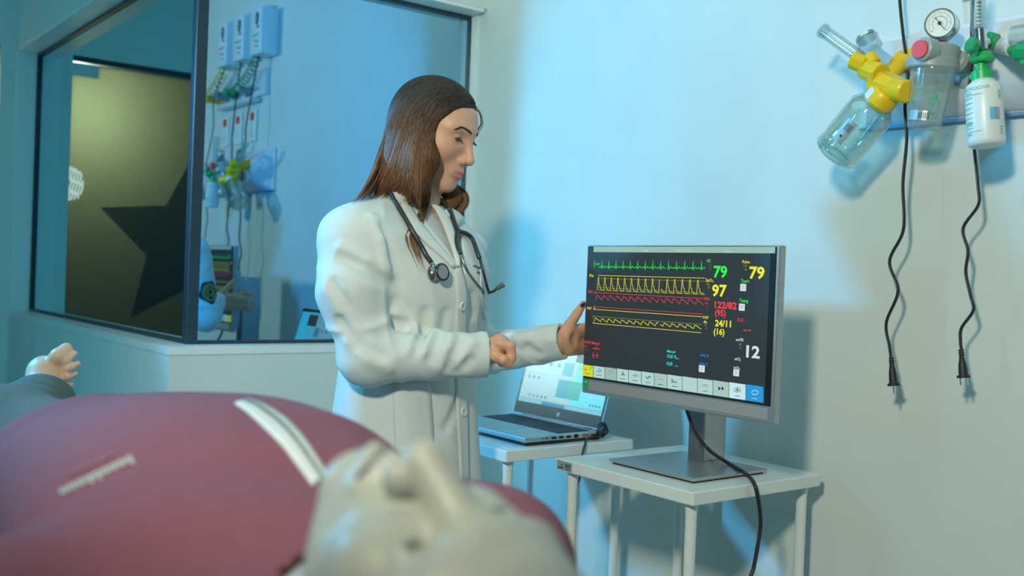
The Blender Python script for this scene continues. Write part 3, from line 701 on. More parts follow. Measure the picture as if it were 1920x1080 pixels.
# tag on the jar
def wrap(org, axis, r, face, ga, u0, u1, t0, t1, n=6):
    """patch on a cylinder about org/axis: angle u0..u1 from direction face towards ga, height t0..t1"""
    V = []; 
    for i in range(n + 1):
        a = u0 + (u1 - u0) * i / n
        for t in (t0, t1): V.append(org + axis * t + r * (face * cos(a) + ga * sin(a)))
    return np.array(V), [(2 * i, 2 * i + 2, 2 * i + 3, 2 * i + 1) for i in range(n)]
fc = np.array((-1., 0, 0)) * .86 + np.array((0, -1., 0)) * .3; fc -= ax * (fc @ ax); fc /= np.linalg.norm(fc); ga = np.cross(fc, ax)
jt = mk('asset_sticker', wrap(A, ax, .0488, fc, ga, -.25, .25, L * .28, L * .62), m_tag, js, jar, label='silver asset tag')
mk('sticker_print', join(*[wrap(A, ax, .0491, fc, ga, -.16 + .05 * k, -.14 + .05 * k, L * .46, L * .57, 1) for k in range(6)], wrap(A, ax, .0491, fc, ga, -.04, .05, L * .36, L * .39, 2)), m_ink, js, jar, kind='stuff')
mk('cap', lathe(B - ax * .022, B + ax * .014, [(0, .028), (.003, .031), (.030, .031), (.036, .027)], 20), m_yel, js, edge=35)
mk('cap_label', wrap(B, ax, .0315, (fc * .6 + ga * .8), np.cross(ax, fc * .6 + ga * .8), -.7, .55, -.018, .008), m_paper, js)
def bar(name, p, q, r, m, n=20, bev=.002, r2=None, X=XJ, X2=None, wob=None): return mk(name, cyl(P(*p, X), P(*q, X2 or X), r, n, bev, r2, wob), m, js, edge=35)
bar('valve_block', (1640, 150), (1688, 172), .026, m_yel, 8)
bar('relief_knob', (1672, 166), (1702, 172), .0225, m_yel, 16, .003, X2=XJ - .02)
bar('inlet_arm', (1652, 158), (1690, 118), .016, m_yel, 12, X2=XJ + .05)
bar('coupling_nut', (1676, 112), (1700, 124), .022, m_yel, 8, X=XJ + .05, X2=XJ + .06)
bar('spindle', (1640, 142), (1654, 136), .008, m_chr, 12)
bar('needle_valve', (1622, 128), (1652, 140), .022, m_yel, 10, X2=XJ - .012)
bar('control_knob', (1596, 111), (1622, 122), .0185, m_yel, 8, .003, X=XJ - .02, X2=XJ - .008)
bar('handle', (1630, 102), (1640, 120), .014, m_yel, 8, .003, X=XJ - .005)
bar('tube_ferrule', (1603, 100), (1620, 116), .013, m_chr, 20, X=XJ)
bar('flow_tube', (1544, 58), (1606, 103), .0135, m_clear, 24, X=XJ)
mk('flow_tube_rim', lathe(P(1542, 57, XJ), P(1548, 61, XJ), [(0, .012), (.001, .016), (.006, .016), (.007, .0135)], 24), m_clear, js, smooth=True)
bar('flow_scale', (1560, 70), (1603, 101), .004, m_paper, 8, .0005)
bar('gauge_cup', (1624, 70), (1636, 92), .022, m_clear, 22, X=XJ + .02)
mk('gauge_cup_rim', lathe(P(1622, 66, XJ + .02), P(1636, 92, XJ + .02), [(0, .016), (.003, .021), (.010, .0225), (.012, .020)], 24, wob=lambda k: .03 * (k % 2)), m_chr, js)
bar('bypass_pipe', (1636, 92), (1668, 118), .012, m_clear, 16, X=XJ + .02, X2=XJ + .03)

# ---- vacuum regulator with frosted canister
XV = 1.80
vr = thing('vacuum_regulator', 'grey vacuum regulator with red button, round gauge and frosted canister', 'regulator', P(1735, 245, XV))
A, B = P(1731, 243, XV), P(1752, 122, XV); L = np.linalg.norm(B - A); ax = (B - A) / L
cn = mk('canister', lathe(A, B, [(0, .004), (.001, .0285), (.004, .0305), (L * .9, .0405), (L, .042)], 32), m_milky, vr, smooth=True)
fc = np.array((-1., 0, 0)) * .8 + np.array((0, -1., 0)) * .25; fc -= ax * (fc @ ax); fc /= np.linalg.norm(fc); ga = np.cross(fc, ax)
rr_ = lambda t: .0305 + (.0105) * t / L
mk('fill_line', join(wrap(A, ax, rr_(L * .60) + .0008, fc, ga, -.85, .45, L * .600, L * .612), wrap(A, ax, rr_(L * .60) + .0008, fc, ga, .8, 1.1, L * .60, L * .612)), m_gprint, vr, cn, kind='stuff')
def cyl_text(s, org, axis, r, face, gax, ang0, t0, size, bold=.0):
    v, f = text_geo(s, size, bold); V = []
    for x, y, _ in v: a = ang0 - x / r; V.append(org + axis * (t0 + y) + (r(t0) if callable(r) else r) * (face * cos(a) + gax * sin(a)))
    return np.array(V), f
zz = [(-.46, .44), (-.60, .55), (-.72, .42), (-.60, .54), (-.38, .26), (-.62, .22), (-.66, .27)]
pts = [A + ax * L * t + (rr_(L * t) + .0009) * (fc * cos(a) + ga * sin(a)) for a, t in zz]
mk('print', join(tube(pts, .0013, 6), cyl_text('C', A, ax, .0365, fc, ga, -.15, L * .38, .017), cyl_text('D', A, ax, .0362, fc, ga, .85, L * .38, .017)), m_gprint, vr, cn, kind='stuff')
mk('asset_sticker', wrap(A, ax, .0335, fc, ga, -.55, .95, L * .12, L * .27), m_tag, vr, cn, label='silver asset tag')
mk('sticker_print', join(*[wrap(A, ax, .0338, fc, ga, -.42 + .09 * k, -.385 + .09 * k, L * .15, L * .24, 1) for k in range(7)]), m_ink, vr, cn, kind='stuff')
mk('float_stem', cyl(A + ax * .004 + ga * .012, A + ax * .045 + ga * .012, .0018, 8), m_chr, vr, cn)
def vbar(name, p, q, r, m, n=20, bev=.002, r2=None, X=XV, X2=None, wob=None): return mk(name, cyl(P(*p, X), P(*q, X2 or X), r, n, bev, r2, wob), m, vr, edge=35)
vbar('lid_ring', (1746, 131), (1749, 110), .0475, m_gry, 28, .003)
vbar('lid', (1752, 114), (1757, 84), .0415, m_gry, 24, .003)
vbar('control_knob', (1750, 96), (1728, 92), .0225, m_gry, 18, .003, X=XV - .025, X2=XV - .052)
mk('red_button', cyl(P(1730, 93, XV - .048), P(1723, 92, XV - .060), .0165, 22, .001), m_red, vr, edge=35, label='red button')
vbar('lever', (1722, 96), (1712, 97), .003, m_gry, 8, .0005, X=XV - .045)
vbar('gauge_base', (1758, 92), (1760, 76), .018, m_milky, 12, .002)
vbar('gauge_nut', (1760, 80), (1762, 68), .011, m_chr, 6, .001)
gc = P(1769, 50, XV); gd = np.array((-1., -.28, .02)); gd /= np.linalg.norm(gd)
ga0 = mk('gauge_case', lathe(gc - gd * .004, gc + gd * .03, [(0, .026), (.003, .029), (.030, .029), (.033, .027), (.033, .0258), (.029, .0252)], 36, cap=True), m_chr, vr, edge=35)
mk('gauge_face', cyl(gc + gd * .0255, gc + gd * .027, .0250, 32), m_paper, vr, ga0)
u_, w_, _ = frame_of(gd); gu = np.array((0, 0, 1.)) - gd * gd[2]; gu /= np.linalg.norm(gu); gx = np.cross(gu, gd)
gq = []; o_ = gc + gd * .0275
for k in range(25):
    a = radians(225 - k * 270 / 24); d_ = -gx * cos(a) + gu * sin(a); r0 = .0165 if k % 4 == 0 else .0188
    gq.append(ribbon([o_ + d_ * r0, o_ + d_ * .0213], .0007, gd, 0))
gq.append(ribbon([o_ + (-gx * cos(a) + gu * sin(a)) * .013 for a in np.linspace(radians(225), radians(-45), 30)], .0006, gd, 0))
mk('gauge_marks', join(*gq), m_ink, vr, ga0, kind='stuff')
mk('gauge_needle', join(ribbon([o_ + gd * .0006 + (-gx * .6 + gu * .8) * .015 * 1, o_ + gd * .0006 - (-gx * .6 + gu * .8) * .017], .0012, gd, 0), cyl(o_, o_ + gd * .002, .0035, 12)), m_ink, vr, ga0)
vbar('outlet_pipe', (1770, 100), (1808, 122), .017, m_gry, 14, .002, X2=W - .075)
vbar('pipe_collar', (1790, 112), (1802, 118), .021, m_gry, 14, .002, X=1.83, X2=1.845)
vbar('side_port', (1780, 92), (1783, 82), .008, m_gry, 12, .001, X=1.81)

# ---- humidifier bottle with flow tube and green fittings
XH = 1.79
hm = thing('humidifier', 'milky humidifier bottle with green fittings hanging from a flow tube', 'humidifier', P(1849, 275, XH))
A, B = P(1850, 275, XH), P(1843, 152, XH); L = np.linalg.norm(B - A); ax = (B - A) / L
bt = mk('bottle', lathe(A, B, [(0, .006), (.0005, .026), (.003, .0305), (.010, .0325), (L * .5, .0318), (L * .86, .0315), (L * .93, .0290), (L * .98, .022), (L + .002, .018)], 32), m_milk, hm, smooth=True)
fc = np.array((-1., 0, 0)) * .8 - np.array((0, 1., 0)) * .25; fc -= ax * (fc @ ax); fc /= np.linalg.norm(fc); ga = np.cross(fc, ax)
bp_ = [wrap(A, ax, .0328, fc, ga, .45, 1.15, L * (.26 + .075 * k), L * (.268 + .075 * k), 4) for k in range(7)]
bp_ += [wrap(A, ax, .0328, fc, ga, .0, 1.0, L * .20, L * .207), wrap(A, ax, .0328, fc, ga, -.1, 1.0, L * .755, L * .762)]
bp_ += [wrap(A, ax, .0328, fc, ga, -1.15, -.95, L * (.14 + .035 * k), L * (.152 + .035 * k), 2) for k in range(4)] + [wrap(A, ax, .0328, fc, ga, -1.15, -.95, L * (.68 + .035 * k), L * (.692 + .035 * k), 2) for k in range(4)]
bp_ += [cyl_text('UMIDIFICADOR', A, ax, .0326, fc, ga, 1.35, L * .83, .0085), cyl_text('MAX', A, ax, .0328, fc, ga, 1.0, L * .77, .0075), cyl_text('250', A, ax, .0329, fc, ga, 1.05, L * .30, .0115), cyl_text('MIN', A, ax, .0331, fc, ga, 1.0, L * .145, .0075)]
mk('bottle_print', join(*bp_), m_gprint, hm, bt, kind='stuff')
mk('sticker', wrap(A, ax, .0330, fc, ga, -.98, -.42, L * .36, L * .54), m_bluestick, hm, bt, label='blue and grey sticker')
mk('sticker_tag', wrap(A, ax, .0332, fc, ga, -.98, -.68, L * .36, L * .54), m_tag, hm, bt)
def hbar(name, p, q, r, m, n=20, bev=.002, r2=None, X=XH, X2=None, wob=None): return mk(name, cyl(P(*p, X), P(*q, X2 or X), r, n, bev, r2, wob), m, hm, edge=35)
hbar('bottle_cap', (1842, 157), (1840, 133), .0185, m_grn2, 20, .002)
hbar('hose_nipple', (1826, 145), (1818, 144), .005, m_grn2, 12, .001, X=XH - .005)
hbar('cap_neck', (1840, 134), (1840, 124), .012, m_grn2, 14, .001)
hbar('stem', (1840, 126), (1841, 112), .0075, m_grn2, 14, .001)
hbar('wing_nut', (1841, 117), (1842, 98), .0225, m_grn2, 8, .004, r2=.019)
hbar('flow_body', (1839, 96), (1836, 54), .0125, m_chr, 20, .002)
hbar('flow_knob', (1830, 88), (1816, 83), .0150, m_grn, 7, .003, X=XH - .03, X2=XH - .045)
hbar('flow_knob_stem', (1838, 84), (1830, 84), .006, m_chr, 10, .001, X=XH, X2=XH - .03)
hbar('rear_nut', (1852, 75), (1866, 79), .0165, m_grn, 8, .003, X=XH + .03, X2=XH + .05)
hbar('inlet', (1840, 80), (1856, 77), .009, m_chr, 12, .001, X2=XH + .035)
hbar('flow_tube', (1836, 55), (1829, -60), .0135, m_clear, 22, .001)
hbar('flow_scale', (1835, 50), (1829, -50), .0042, m_paper, 8, .0005)
mk('scale_ticks', join(*[cyl(P(1835 - .06 * k * 1.2, 48 - k * 7, XH), P(1835 - .06 * k * 1.2, 46.6 - k * 7, XH), .0046, 8) for k in range(13)]), m_ink, hm, kind='stuff')

# ---- second flow set at the right edge
XR = 1.80
rf = thing('oxygen_outlet_valve', 'oxygen valve with clear cup and green fittings beside the humidifier', 'valve', P(1912, 120, XR))
def rbar(name, p, q, r, m, n=20, bev=.002, r2=None, X=XR, X2=None): return mk(name, cyl(P(*p, X), P(*q, X2 or X), r, n, bev, r2), m, rf, edge=35)
rbar('arm', (1862, 82), (1900, 90), .015, m_pan, 14, .002, X=W - .07, X2=XR)
rbar('clear_cup', (1900, 72), (1934, 66), .022, m_clear, 20, .002)
rbar('green_cone', (1888, 92), (1914, 98), .006, m_grn, 14, .001, r2=.017)
rbar('green_valve', (1910, 96), (1940, 96), .020, m_grn, 8, .003)
rbar('green_stem', (1922, 100), (1922, 122), .010, m_grn, 12, .001)

# ---- upper row: three white boxes, cords, hoses and a small outlet plate (mostly seen in the booth glass)
m_box = mat('white_box_plastic', (.74, .83, .86), .35, var=.02)
def mir(x, y, X):                                     # pixel in the mirrored view -> true place
    q = onX(x, y, X); q[1] = 2 * (YW + .010) - q[1]; return q
BX = W - .085; cords = []
bdefs = [('orange', (487, 523), (30, 104), 'green lettering nearest the glass booth', m_gprint), ('b', (452, 486), (45, 117), 'grey lettering between the other two', m_tag), ('c', (417, 449), (58, 132), 'orange lettering farthest from the glass booth', mat('orange_print', (.85, .25, .08), .5))]
ex_b = np.array((0, -1., 0))
for i, (nm, xr, yr, lab, lm) in enumerate(bdefs):
    fr0 = mir(xr[0], yr[1] - 4, BX); fr1 = mir(xr[0] + 28, yr[0] - 4, BX)     # far lower / near upper corner of the front
    y_lo, y_hi = min(fr0[1], fr1[1]), max(fr0[1], fr1[1]); 
    yc = 1.205 - i * .20; zc_ = 1.06; hw, hh = .062, .105
    b = thing('wall_control_box', 'white wall control box with black oval badge and ' + lab, 'control box', (W - .04, yc, zc_ - hh), 'white control boxes')
    mk('case', box((BX, yc - hw, zc_ - hh), (W, yc + hw, zc_ + hh), .006), m_box, b, edge=40)
    ov = [np.array((BX - .0006, yc - .026 * cos(a) * .75 + .012, zc_ + .055 + .030 * sin(a))) for a in np.linspace(0, 2 * pi, 25)[:-1]]
    bd = mk('badge', (np.array(ov), [tuple(range(24))]), m_ink, b, label='black oval badge')
    mk('badge_mark', tube([np.array((BX - .0012, yc + .010 - .006 * cos(a), zc_ + .055 + .017 * sin(a))) for a in np.linspace(0, 2 * pi, 17)], .0012, 6), m_paper, b, bd)
    pr_ = [ribbon([(BX - .0006, yc + .04 - .06 * u0, zc_ + z_), (BX - .0006, yc + .04 - .06 * u1, zc_ + z_)], t_, (-1, 0, 0), .0003) for u0, u1, z_, t_ in ((.05, .45, .016, .009), (.1, .3, -.050, .010), (.55, .75, -.045, .010), (.1, .3, -.072, .006), (.55, .75, -.068, .006))]
    mk('print', join(*pr_), m_ink, b, kind='stuff'); mk('lettering', ribbon([(BX - .0006, yc + .035, zc_ - .018), (BX - .0006, yc - .035, zc_ - .018)], .008, (-1, 0, 0), .0003), lm, b)
    mk('indicator', cyl((BX - .001, yc + .045, zc_ - .09), (BX + .002, yc + .045, zc_ - .09), .004, 10), m_grn2, b)
    mk('hanger', cyl((W - .03, yc, zc_ + hh - .003), (W - .03, yc, zc_ + hh + .022), .022, 16, .004), m_paper, b)
# upper outlet plate with coiled hoses and fittings
up = thing('hose_plate', 'small wall plate with coiled hoses and valve fittings under the control boxes', 'plate', (W, .95, .72))
mk('plate', box((W - .018, .60, .79), (W, 1.19, .91), .004), m_pan, up)
mk('plate_tray', box((W - .05, .66, .765), (W, 1.10, .785), .003), m_pan, up)
def coil(p, q, r, turns, tr=.0028):
    p = np.asarray(p); q = np.asarray(q); u, w, d = frame_of(q - p); L = np.linalg.norm(q - p); N = turns * 14
    return tube([p + d * L * i / N + r * (u * cos(2 * pi * i / 14) + w * sin(2 * pi * i / 14)) + np.array((0, 0, -.02 * sin(pi * i / N))) for i in range(N + 1)], tr, 6)
mk('green_coil_hose', coil((W - .06, 1.17, .94), (W - .07, .93, .82), .019, 11), m_grn, up, smooth=True)
mk('clear_coil_hose', coil((W - .06, .98, .94), (W - .07, .86, .84), .016, 8), m_clear, up, smooth=True)
mk('yellow_coil_hose', coil((W - .06, .80, .94), (W - .08, .56, .82), .022, 9), m_yel, up, smooth=True)
for y_, m_, r_ in ((.62, m_yel, .022), (.74, m_gry, .022), (.86, m_grn, .022), (1.02, m_gry, .016)):
    f_ = mk('fitting', cyl((W - .018, y_, .825), (W - .085, y_, .825), r_, 12, .003), m_, up, edge=35)
    mk('nozzle', cyl((W - .07, y_, .825), (W - .07, y_ + .07, .828), r_ * .5, 10, .002), m_chr, up, f_, edge=35)
for y_, m_ in ((.70, mat('orange_tag', (.9, .3, .05), .5)), (.84, m_tag), (1.0, m_grn)):
    mk('name_tag', box((W - .022, y_ - .035, .795), (W - .017, y_ + .02, .845), .001), m_, up)
for i, y_ in enumerate((.70, .86, 1.03)):
    so = thing('socket_plate', 'white socket plate with red square switch, %s under the hose plate' % ('farthest from the glass booth', 'middle one of three', 'nearest the glass booth')[i], 'socket', (W, y_, .58), 'white socket plates')
    mk('plate', box((W - .010, y_ - .04, .585), (W, y_ + .04, .735), .003), m_paper, so)
    mk('switch', box((W - .014, y_ - .018, .685), (W - .009, y_ + .018, .72), .001), m_red, so, label='red square switch')
    mk('socket_face', box((W - .013, y_ - .02, .61), (W - .009, y_ + .02, .65), .002), m_pan, so)
# three flat black cords hanging from the boxes; two end in plugs in front of the wall
def plug(prong_end, top, t, two=True):
    p = np.asarray(top); q = np.asarray(prong_end); d = (q - p) / np.linalg.norm(q - p); L = np.linalg.norm(q - p)
    b = mk('plug_body', lathe(p, q, [(0, .0035), (.010, .0045), (.016, .0038), (.020, .0055), (L * .45, .0075), (L * .72, .0085), (L * .73, .0120), (L * .80, .0120), (L * .805, .006)], 14), m_blk, t, edge=40)
    mk('strain_relief', join(*[cyl(p + d * (.0 + .005 * k), p + d * (.003 + .005 * k), .0052, 10) for k in range(4)]), m_blk, t, b, kind='stuff')
    sd = np.cross(d, (-1., 0, 0)); sd /= np.linalg.norm(sd)
    offs = (-.0062, .0062) if two else (0,)
    for o_ in offs: mk('prong', cyl(p + d * L * .79 + sd * o_, q + sd * o_, .0021, 8), m_chr, t, b)
XC = W - .092
def cord(path_px, plug_px, name_lab, X, two, yc):
    pts = [np.array((W - .05, yc, .955)), np.array((W - .055, yc - .01, .93))] + [P(*q, X) for q in path_px]
    t = thing('power_cord', name_lab, 'power cord', P(*plug_px[1], X), 'hanging power cords')
    mk('cord', tube(spline(pts, 10), .0042, 8, flat=.55), m_cable, t, smooth=True)
    plug(P(*plug_px[1], X), P(*plug_px[0], X), t, two)
cord([(1686, -60), (1687, 0), (1694, 70), (1702, 135), (1697, 200), (1700, 262), (1693, 345), (1694, 430), (1668, 490), (1684, 545), (1662, 605), (1668, 650), (1671, 672)], ((1671, 670), (1677, 737)), 'black power cord with plug hanging under the suction jar', XC, False, 1.18)
cord([(1830, -70), (1824, 0), (1822, 60), (1822, 110), (1818, 170), (1826, 270), (1834, 350), (1834, 385), (1806, 428), (1815, 470), (1811, 510), (1820, 555), (1825, 582), (1803, 615), (1801, 640), (1803, 657)], ((1802, 655), (1808, 722)), 'black power cord with plug hanging under the humidifier', XC, True, .98)
t = thing('power_cord', 'black power cord farthest from the glass booth, reflected behind the yellow valve', 'power cord', (XC, .72, -.05), 'hanging power cords')
mk('cord', tube(spline([(W - .05, .78, .955), (W - .06, .77, .93), (XC, .75, .80), (XC, .76, .68), (XC, .71, .55), (XC - .02, .69, .40), (XC, .72, .25), (XC, .70, .12), (XC, .72, .02)], 10), .0042, 8, flat=.55), m_cable, t, smooth=True)
plug((XC, .722, -.045), (XC, .72, .02), t, True)

# ================================================================== PEOPLE: shared anatomy
def head_sdf(p, lids=True, ears=False):
    """head in its own frame: x forward, y left, z up, origin between the ears at eye height (metres)"""
    q = p.copy(); q[..., 1] = np.abs(p[..., 1])
    d = ell(p, (-.008, 0, .026), (.092, .072, .073))
    d = smin(d, ell(p, (.030, 0, -.016), (.057, .061, .082)), .03)
    d = smin(d, cap(q, (.006, .044, -.058), (.066, .012, -.097), .018, .0135), .028)
    d = smin(d, sph(p, (.0725, 0, -.0965), .0165), .016)
    d = smin(d, ell(q, (.050, .038, -.030), (.027, .022, .024)), .022)
    d = smin(d, ell(p, (.070, 0, -.064), (.0245, .026, .027)), .018)
    d = smin(d, cap(q, (.080, .006, .0175), (.064, .046, .0165), .0095, .008), .016)
    d = ssub(d, ell(q, (.0945, .033, .000), (.017, .0165, .0105)), .013)
    d = smin(d, cap(p, (.0845, 0, .006), (.1030, 0, -.0345), .0062, .0088), .011)
    d = smin(d, sph(p, (.1045, 0, -.0375), .0088), .006)
    d = smin(d, sph(q, (.0940, .0100, -.0415), .0082), .006)
    d = ssub(d, ell(q, (.0995, .0062, -.0490), (.0050, .0028, .0034)), .003)
    d = smin(d, cap(q, (.0950, 0, -.0645), (.0825, .0225, -.0700), .0052, .0022), .004)
    d = smin(d, cap(q, (.0925, 0, -.0768), (.0820, .0195, -.0712), .0062, .0028), .004)
    d = ssub(d, cap(q, (.1010, 0, -.0705), (.0845, .0245, -.0705), .0013, .0010), .002)
    d = ssub(d, sph(p, (.0995, 0, -.0865), .0050), .010)
    if lids:
        d = smin(d, sph(q, (.0690, .0320, -.001), .0143), .004)
        d = ssub(d, cap(q, (.0845, .0245, .0070), (.0765, .0440, .0055), .0007), .004)
        d = ssub(d, ell(q, (.0840, .0325, -.0036), (.0085, .0124, .0046)), .0015)
    if ears:
        d = smin(d, ell(q, (-.012, .074, -.010), (.020, .008, .031)), .010)
        d = ssub(d, ell(q, (-.006, .084, -.008), (.009, .006, .014)), .005)
    return d
def frame3(fw, up):
    fw = np.asarray(fw, float); fw = fw / np.linalg.norm(fw); lf = np.cross(up, fw); lf /= np.linalg.norm(lf); u = np.cross(fw, lf)
    return np.stack([fw, lf, u], 1).astype(np.float32)        # columns
def finger(p, pts, r0=.0082, r1=.0062): 
    n = len(pts); return chain(p, pts, np.linspace(r0, r1, n), .003)
def drape(sdf, ea, eb, off, rows=24, cols=5, th=.002, bulge=0., free=None):
    """thin cloth piece whose two long edges run through the pixels ea / eb, lying on the surface sdf"""
    A_ = spline(np.c_[np.asarray(ea, float), np.zeros(len(ea))], 12)[:, :2]; B_ = spline(np.c_[np.asarray(eb, float), np.zeros(len(eb))], 12)[:, :2]
    def res(a, n):
        s = np.r_[0, np.cumsum(np.linalg.norm(np.diff(a, axis=0), axis=1))]; t = np.linspace(0, s[-1], n)
        return np.c_[np.interp(t, s, a[:, 0]), np.interp(t, s, a[:, 1])]
    A_, B_ = res(A_, rows), res(B_, rows); g = np.array([A_[i] + (B_[i] - A_[i]) * k / (cols - 1) for i in range(rows) for k in range(cols)])
    p = hit_px(sdf, g); ok = ~np.isnan(p[:, 0])
    rk = np.where(ok.reshape(rows, cols).mean(1) > .6)[0]; keep = np.concatenate([np.arange(r * cols, r * cols + cols) for r in rk]); rows = len(rk); g, p, ok = g[keep], p[keep], ok[keep]
    for i in np.where(~ok)[0]:
        j = np.where(ok)[0]; j = j[np.argmin(((g[j] - g[i]) ** 2).sum(1))]; p[i] = ray(*g[i]) * (p[j] @ CF)
    nn = normal_of(sdf.sdf, p); bl = np.array([sin(pi * k / (cols - 1)) for i in range(rows) for k in range(cols)])[:, None]
    top = p + nn * (off + bulge * bl); bot = p + nn * (off - th)
    V = np.vstack([top, bot]); N = rows * cols
    F_ = [(i * cols + k, i * cols + k + 1, (i + 1) * cols + k + 1, (i + 1) * cols + k) for i in range(rows - 1) for k in range(cols - 1)]
    F2_ = [(a + N, d + N, c + N, b + N) for a, b, c, d in F_]
    rim = [i * cols for i in range(rows)] + [(rows - 1) * cols + k for k in range(1, cols)] + [i * cols + cols - 1 for i in range(rows - 2, -1, -1)] + [k for k in range(cols - 2, 0, -1)]
    F3_ = [(rim[i], rim[(i + 1) % len(rim)], rim[(i + 1) % len(rim)] + N, rim[i] + N) for i in range(len(rim))]
    return V, F_ + F2_ + F3_
def loft_table(zs, vals):
    z = np.linspace(zs[0], zs[-1], 300); v = np.interp(z, zs, vals); k = np.hanning(31); k /= k.sum()
    v = np.convolve(np.pad(v, 15, mode='edge'), k, mode='valid'); return z.astype(np.float32), v.astype(np.float32)

# ================================================================== DOCTOR
RH, FH, ZV = _R.copy(), _F.copy(), np.array((0, 0, 1.))
yaw_t = radians(44)
tf = cos(yaw_t) * RH - sin(yaw_t) * FH; tl = np.cross(ZV, tf)
DD = .07                                  # how far behind the first estimate the person stands
def da(x, y, d): return atd(x, y, d + DD)
Cd = atd(772, 512, 2.10 + DD); Cd[2] = 0
TM = np.stack([tf, tl, ZV], 1).astype(np.float32)
def tl2w(u, v, z): return Cd + tf * u + tl * v + ZV * z
ZS = [-.66, -.45, -.30, -.20, -.12, -.05, .00, .05, .085, .115, .145, .175, .20]
ta = loft_table(ZS, [.195, .182, .170, .163, .165, .171, .177, .177, .172, .150, .104, .066, .055])
tb = loft_table(ZS, [.148, .140, .130, .121, .121, .126, .124, .109, .095, .080, .068, .057, .051])
tcn = loft_table(ZS, [.010, .008, .004, .004, .012, .022, .022, .012, .000, -.012, -.018, -.012, -.008])
SR, ER, WR = da(668, 455, 1.965), da(690, 668, 1.92), da(903, 664, 1.955)
SL, EL_, WL = tl2w(-.005, .152, .050) + FH * .065, atd(882, 668, 2.39), atd(1047, 641, 2.305)
def torso(p, grow=0.):
    q = (p - Cd.astype(np.float32)) @ TM; z = q[..., 2]
    a = np.interp(z, *ta) + grow; b = np.interp(z, *tb) + grow; c = np.interp(z, *tcn)
    u = q[..., 0] - c; v = q[..., 1]
    th = np.arctan2(v, u)
    k = np.sqrt((u / b) ** 2 + (v / a) ** 2)
    d = (k - 1) * np.minimum(a, b)
    return d, q, th
def arm_axes(p, a, b):
    a = np.asarray(a, np.float32); d = np.asarray(b, np.float32) - a; L = np.linalg.norm(d); d = d / L
    s = (p - a) @ d; r = p - a - s[..., None] * d
    u, w, _ = frame_of(d); return s, L, np.arctan2(r @ w.astype(np.float32), r @ u.astype(np.float32))
def sleeve(p, s_, e_, w_, r, fold, ext=.012, mid=None, ph=0.):
    s_, e_, w_ = [np.asarray(x, float) for x in (s_, e_, w_)]
    if mid is None: d = cap(p, s_, e_, r[0], r[1])
    else: d = smin(cap(p, s_, mid[0], r[0], mid[1]), cap(p, mid[0], e_, mid[1], r[1]), .04)
    fd = (w_ - e_) / np.linalg.norm(w_ - e_)
    f = cap(p, e_, w_ + fd * .05, r[1] * .97, r[2])
    d = smin(d, f, .03)
    s, L, an = arm_axes(p, e_, w_)
    m = np.clip(1 - np.abs(s - .050) / .085, 0, 1)
    rdg = lambda x: (1 - np.abs(np.sin(x))) ** 1.6 - .35                       # soft sharp-crested ridge
    d = d - fold * 1.5 * m * rdg(52 * s + .9 * np.sin(an + ph) + .5) * (.65 + .35 * np.cos(an - .5 + ph))
    m3 = np.clip(1 - np.abs(s - .150) / .085, 0, 1); d = d - fold * .9 * m3 * rdg(36 * s - 1.1 * an + ph)
    s2, L2, an2 = arm_axes(p, s_, e_)
    m2 = np.clip(1 - np.abs(s2 - L2 * .80) / .085, 0, 1)
    d = d - fold * 1.2 * m2 * rdg(40 * s2 + 1.3 * np.sin(an2 + .8 + ph))
    m4 = np.clip(1 - np.abs(s2 - L2 * .22) / .11, 0, 1); d = d - fold * .7 * m4 * rdg(26 * s2 + 1.0 * an2 + ph)
    cutpl = (p - (w_ + fd * ext).astype(np.float32)) @ fd.astype(np.float32)
    d = np.maximum(d, cutpl)
    hollow = np.maximum(cap(p, w_ - fd * .02, w_ + fd * .06, r[2] - .0095), -(cutpl + .025))
    return np.maximum(d, -hollow)
def coat_base(p, arms=True):
    d, q, th = torso(p)
    z = q[..., 2]
    d = d + .0040 * np.clip(-(z + .10) / .3, 0, 1) * np.sin(9 * th + 5 * z) - .0035 * ((1 - np.abs(np.sin(6 * th + 7 * z))) ** 2 - .3) * np.clip(1 - np.abs(z + .10) / .22, 0, 1)
    d = np.maximum(d, -(z + .62)); d = np.maximum(d, z - .172)
    if arms:
        sx_, Lx_, _a = arm_axes(p, SR, ER); kx_ = .014 + .10 * np.clip(1 - sx_ / (Lx_ * .62), 0, 1)
        d = smin(d, sleeve(p, SR, ER, WR, (.058, .055, .0455), .0070, mid=(da(657, 548, 1.925), .060)), kx_)
        d = smin(d, sleeve(p, SL, EL_, WL, (.054, .050, .0420), .0055, ph=1.2), .018 + .03 * np.clip(1 - arm_axes(p, SL, EL_)[0] / .12, 0, 1))
    return d
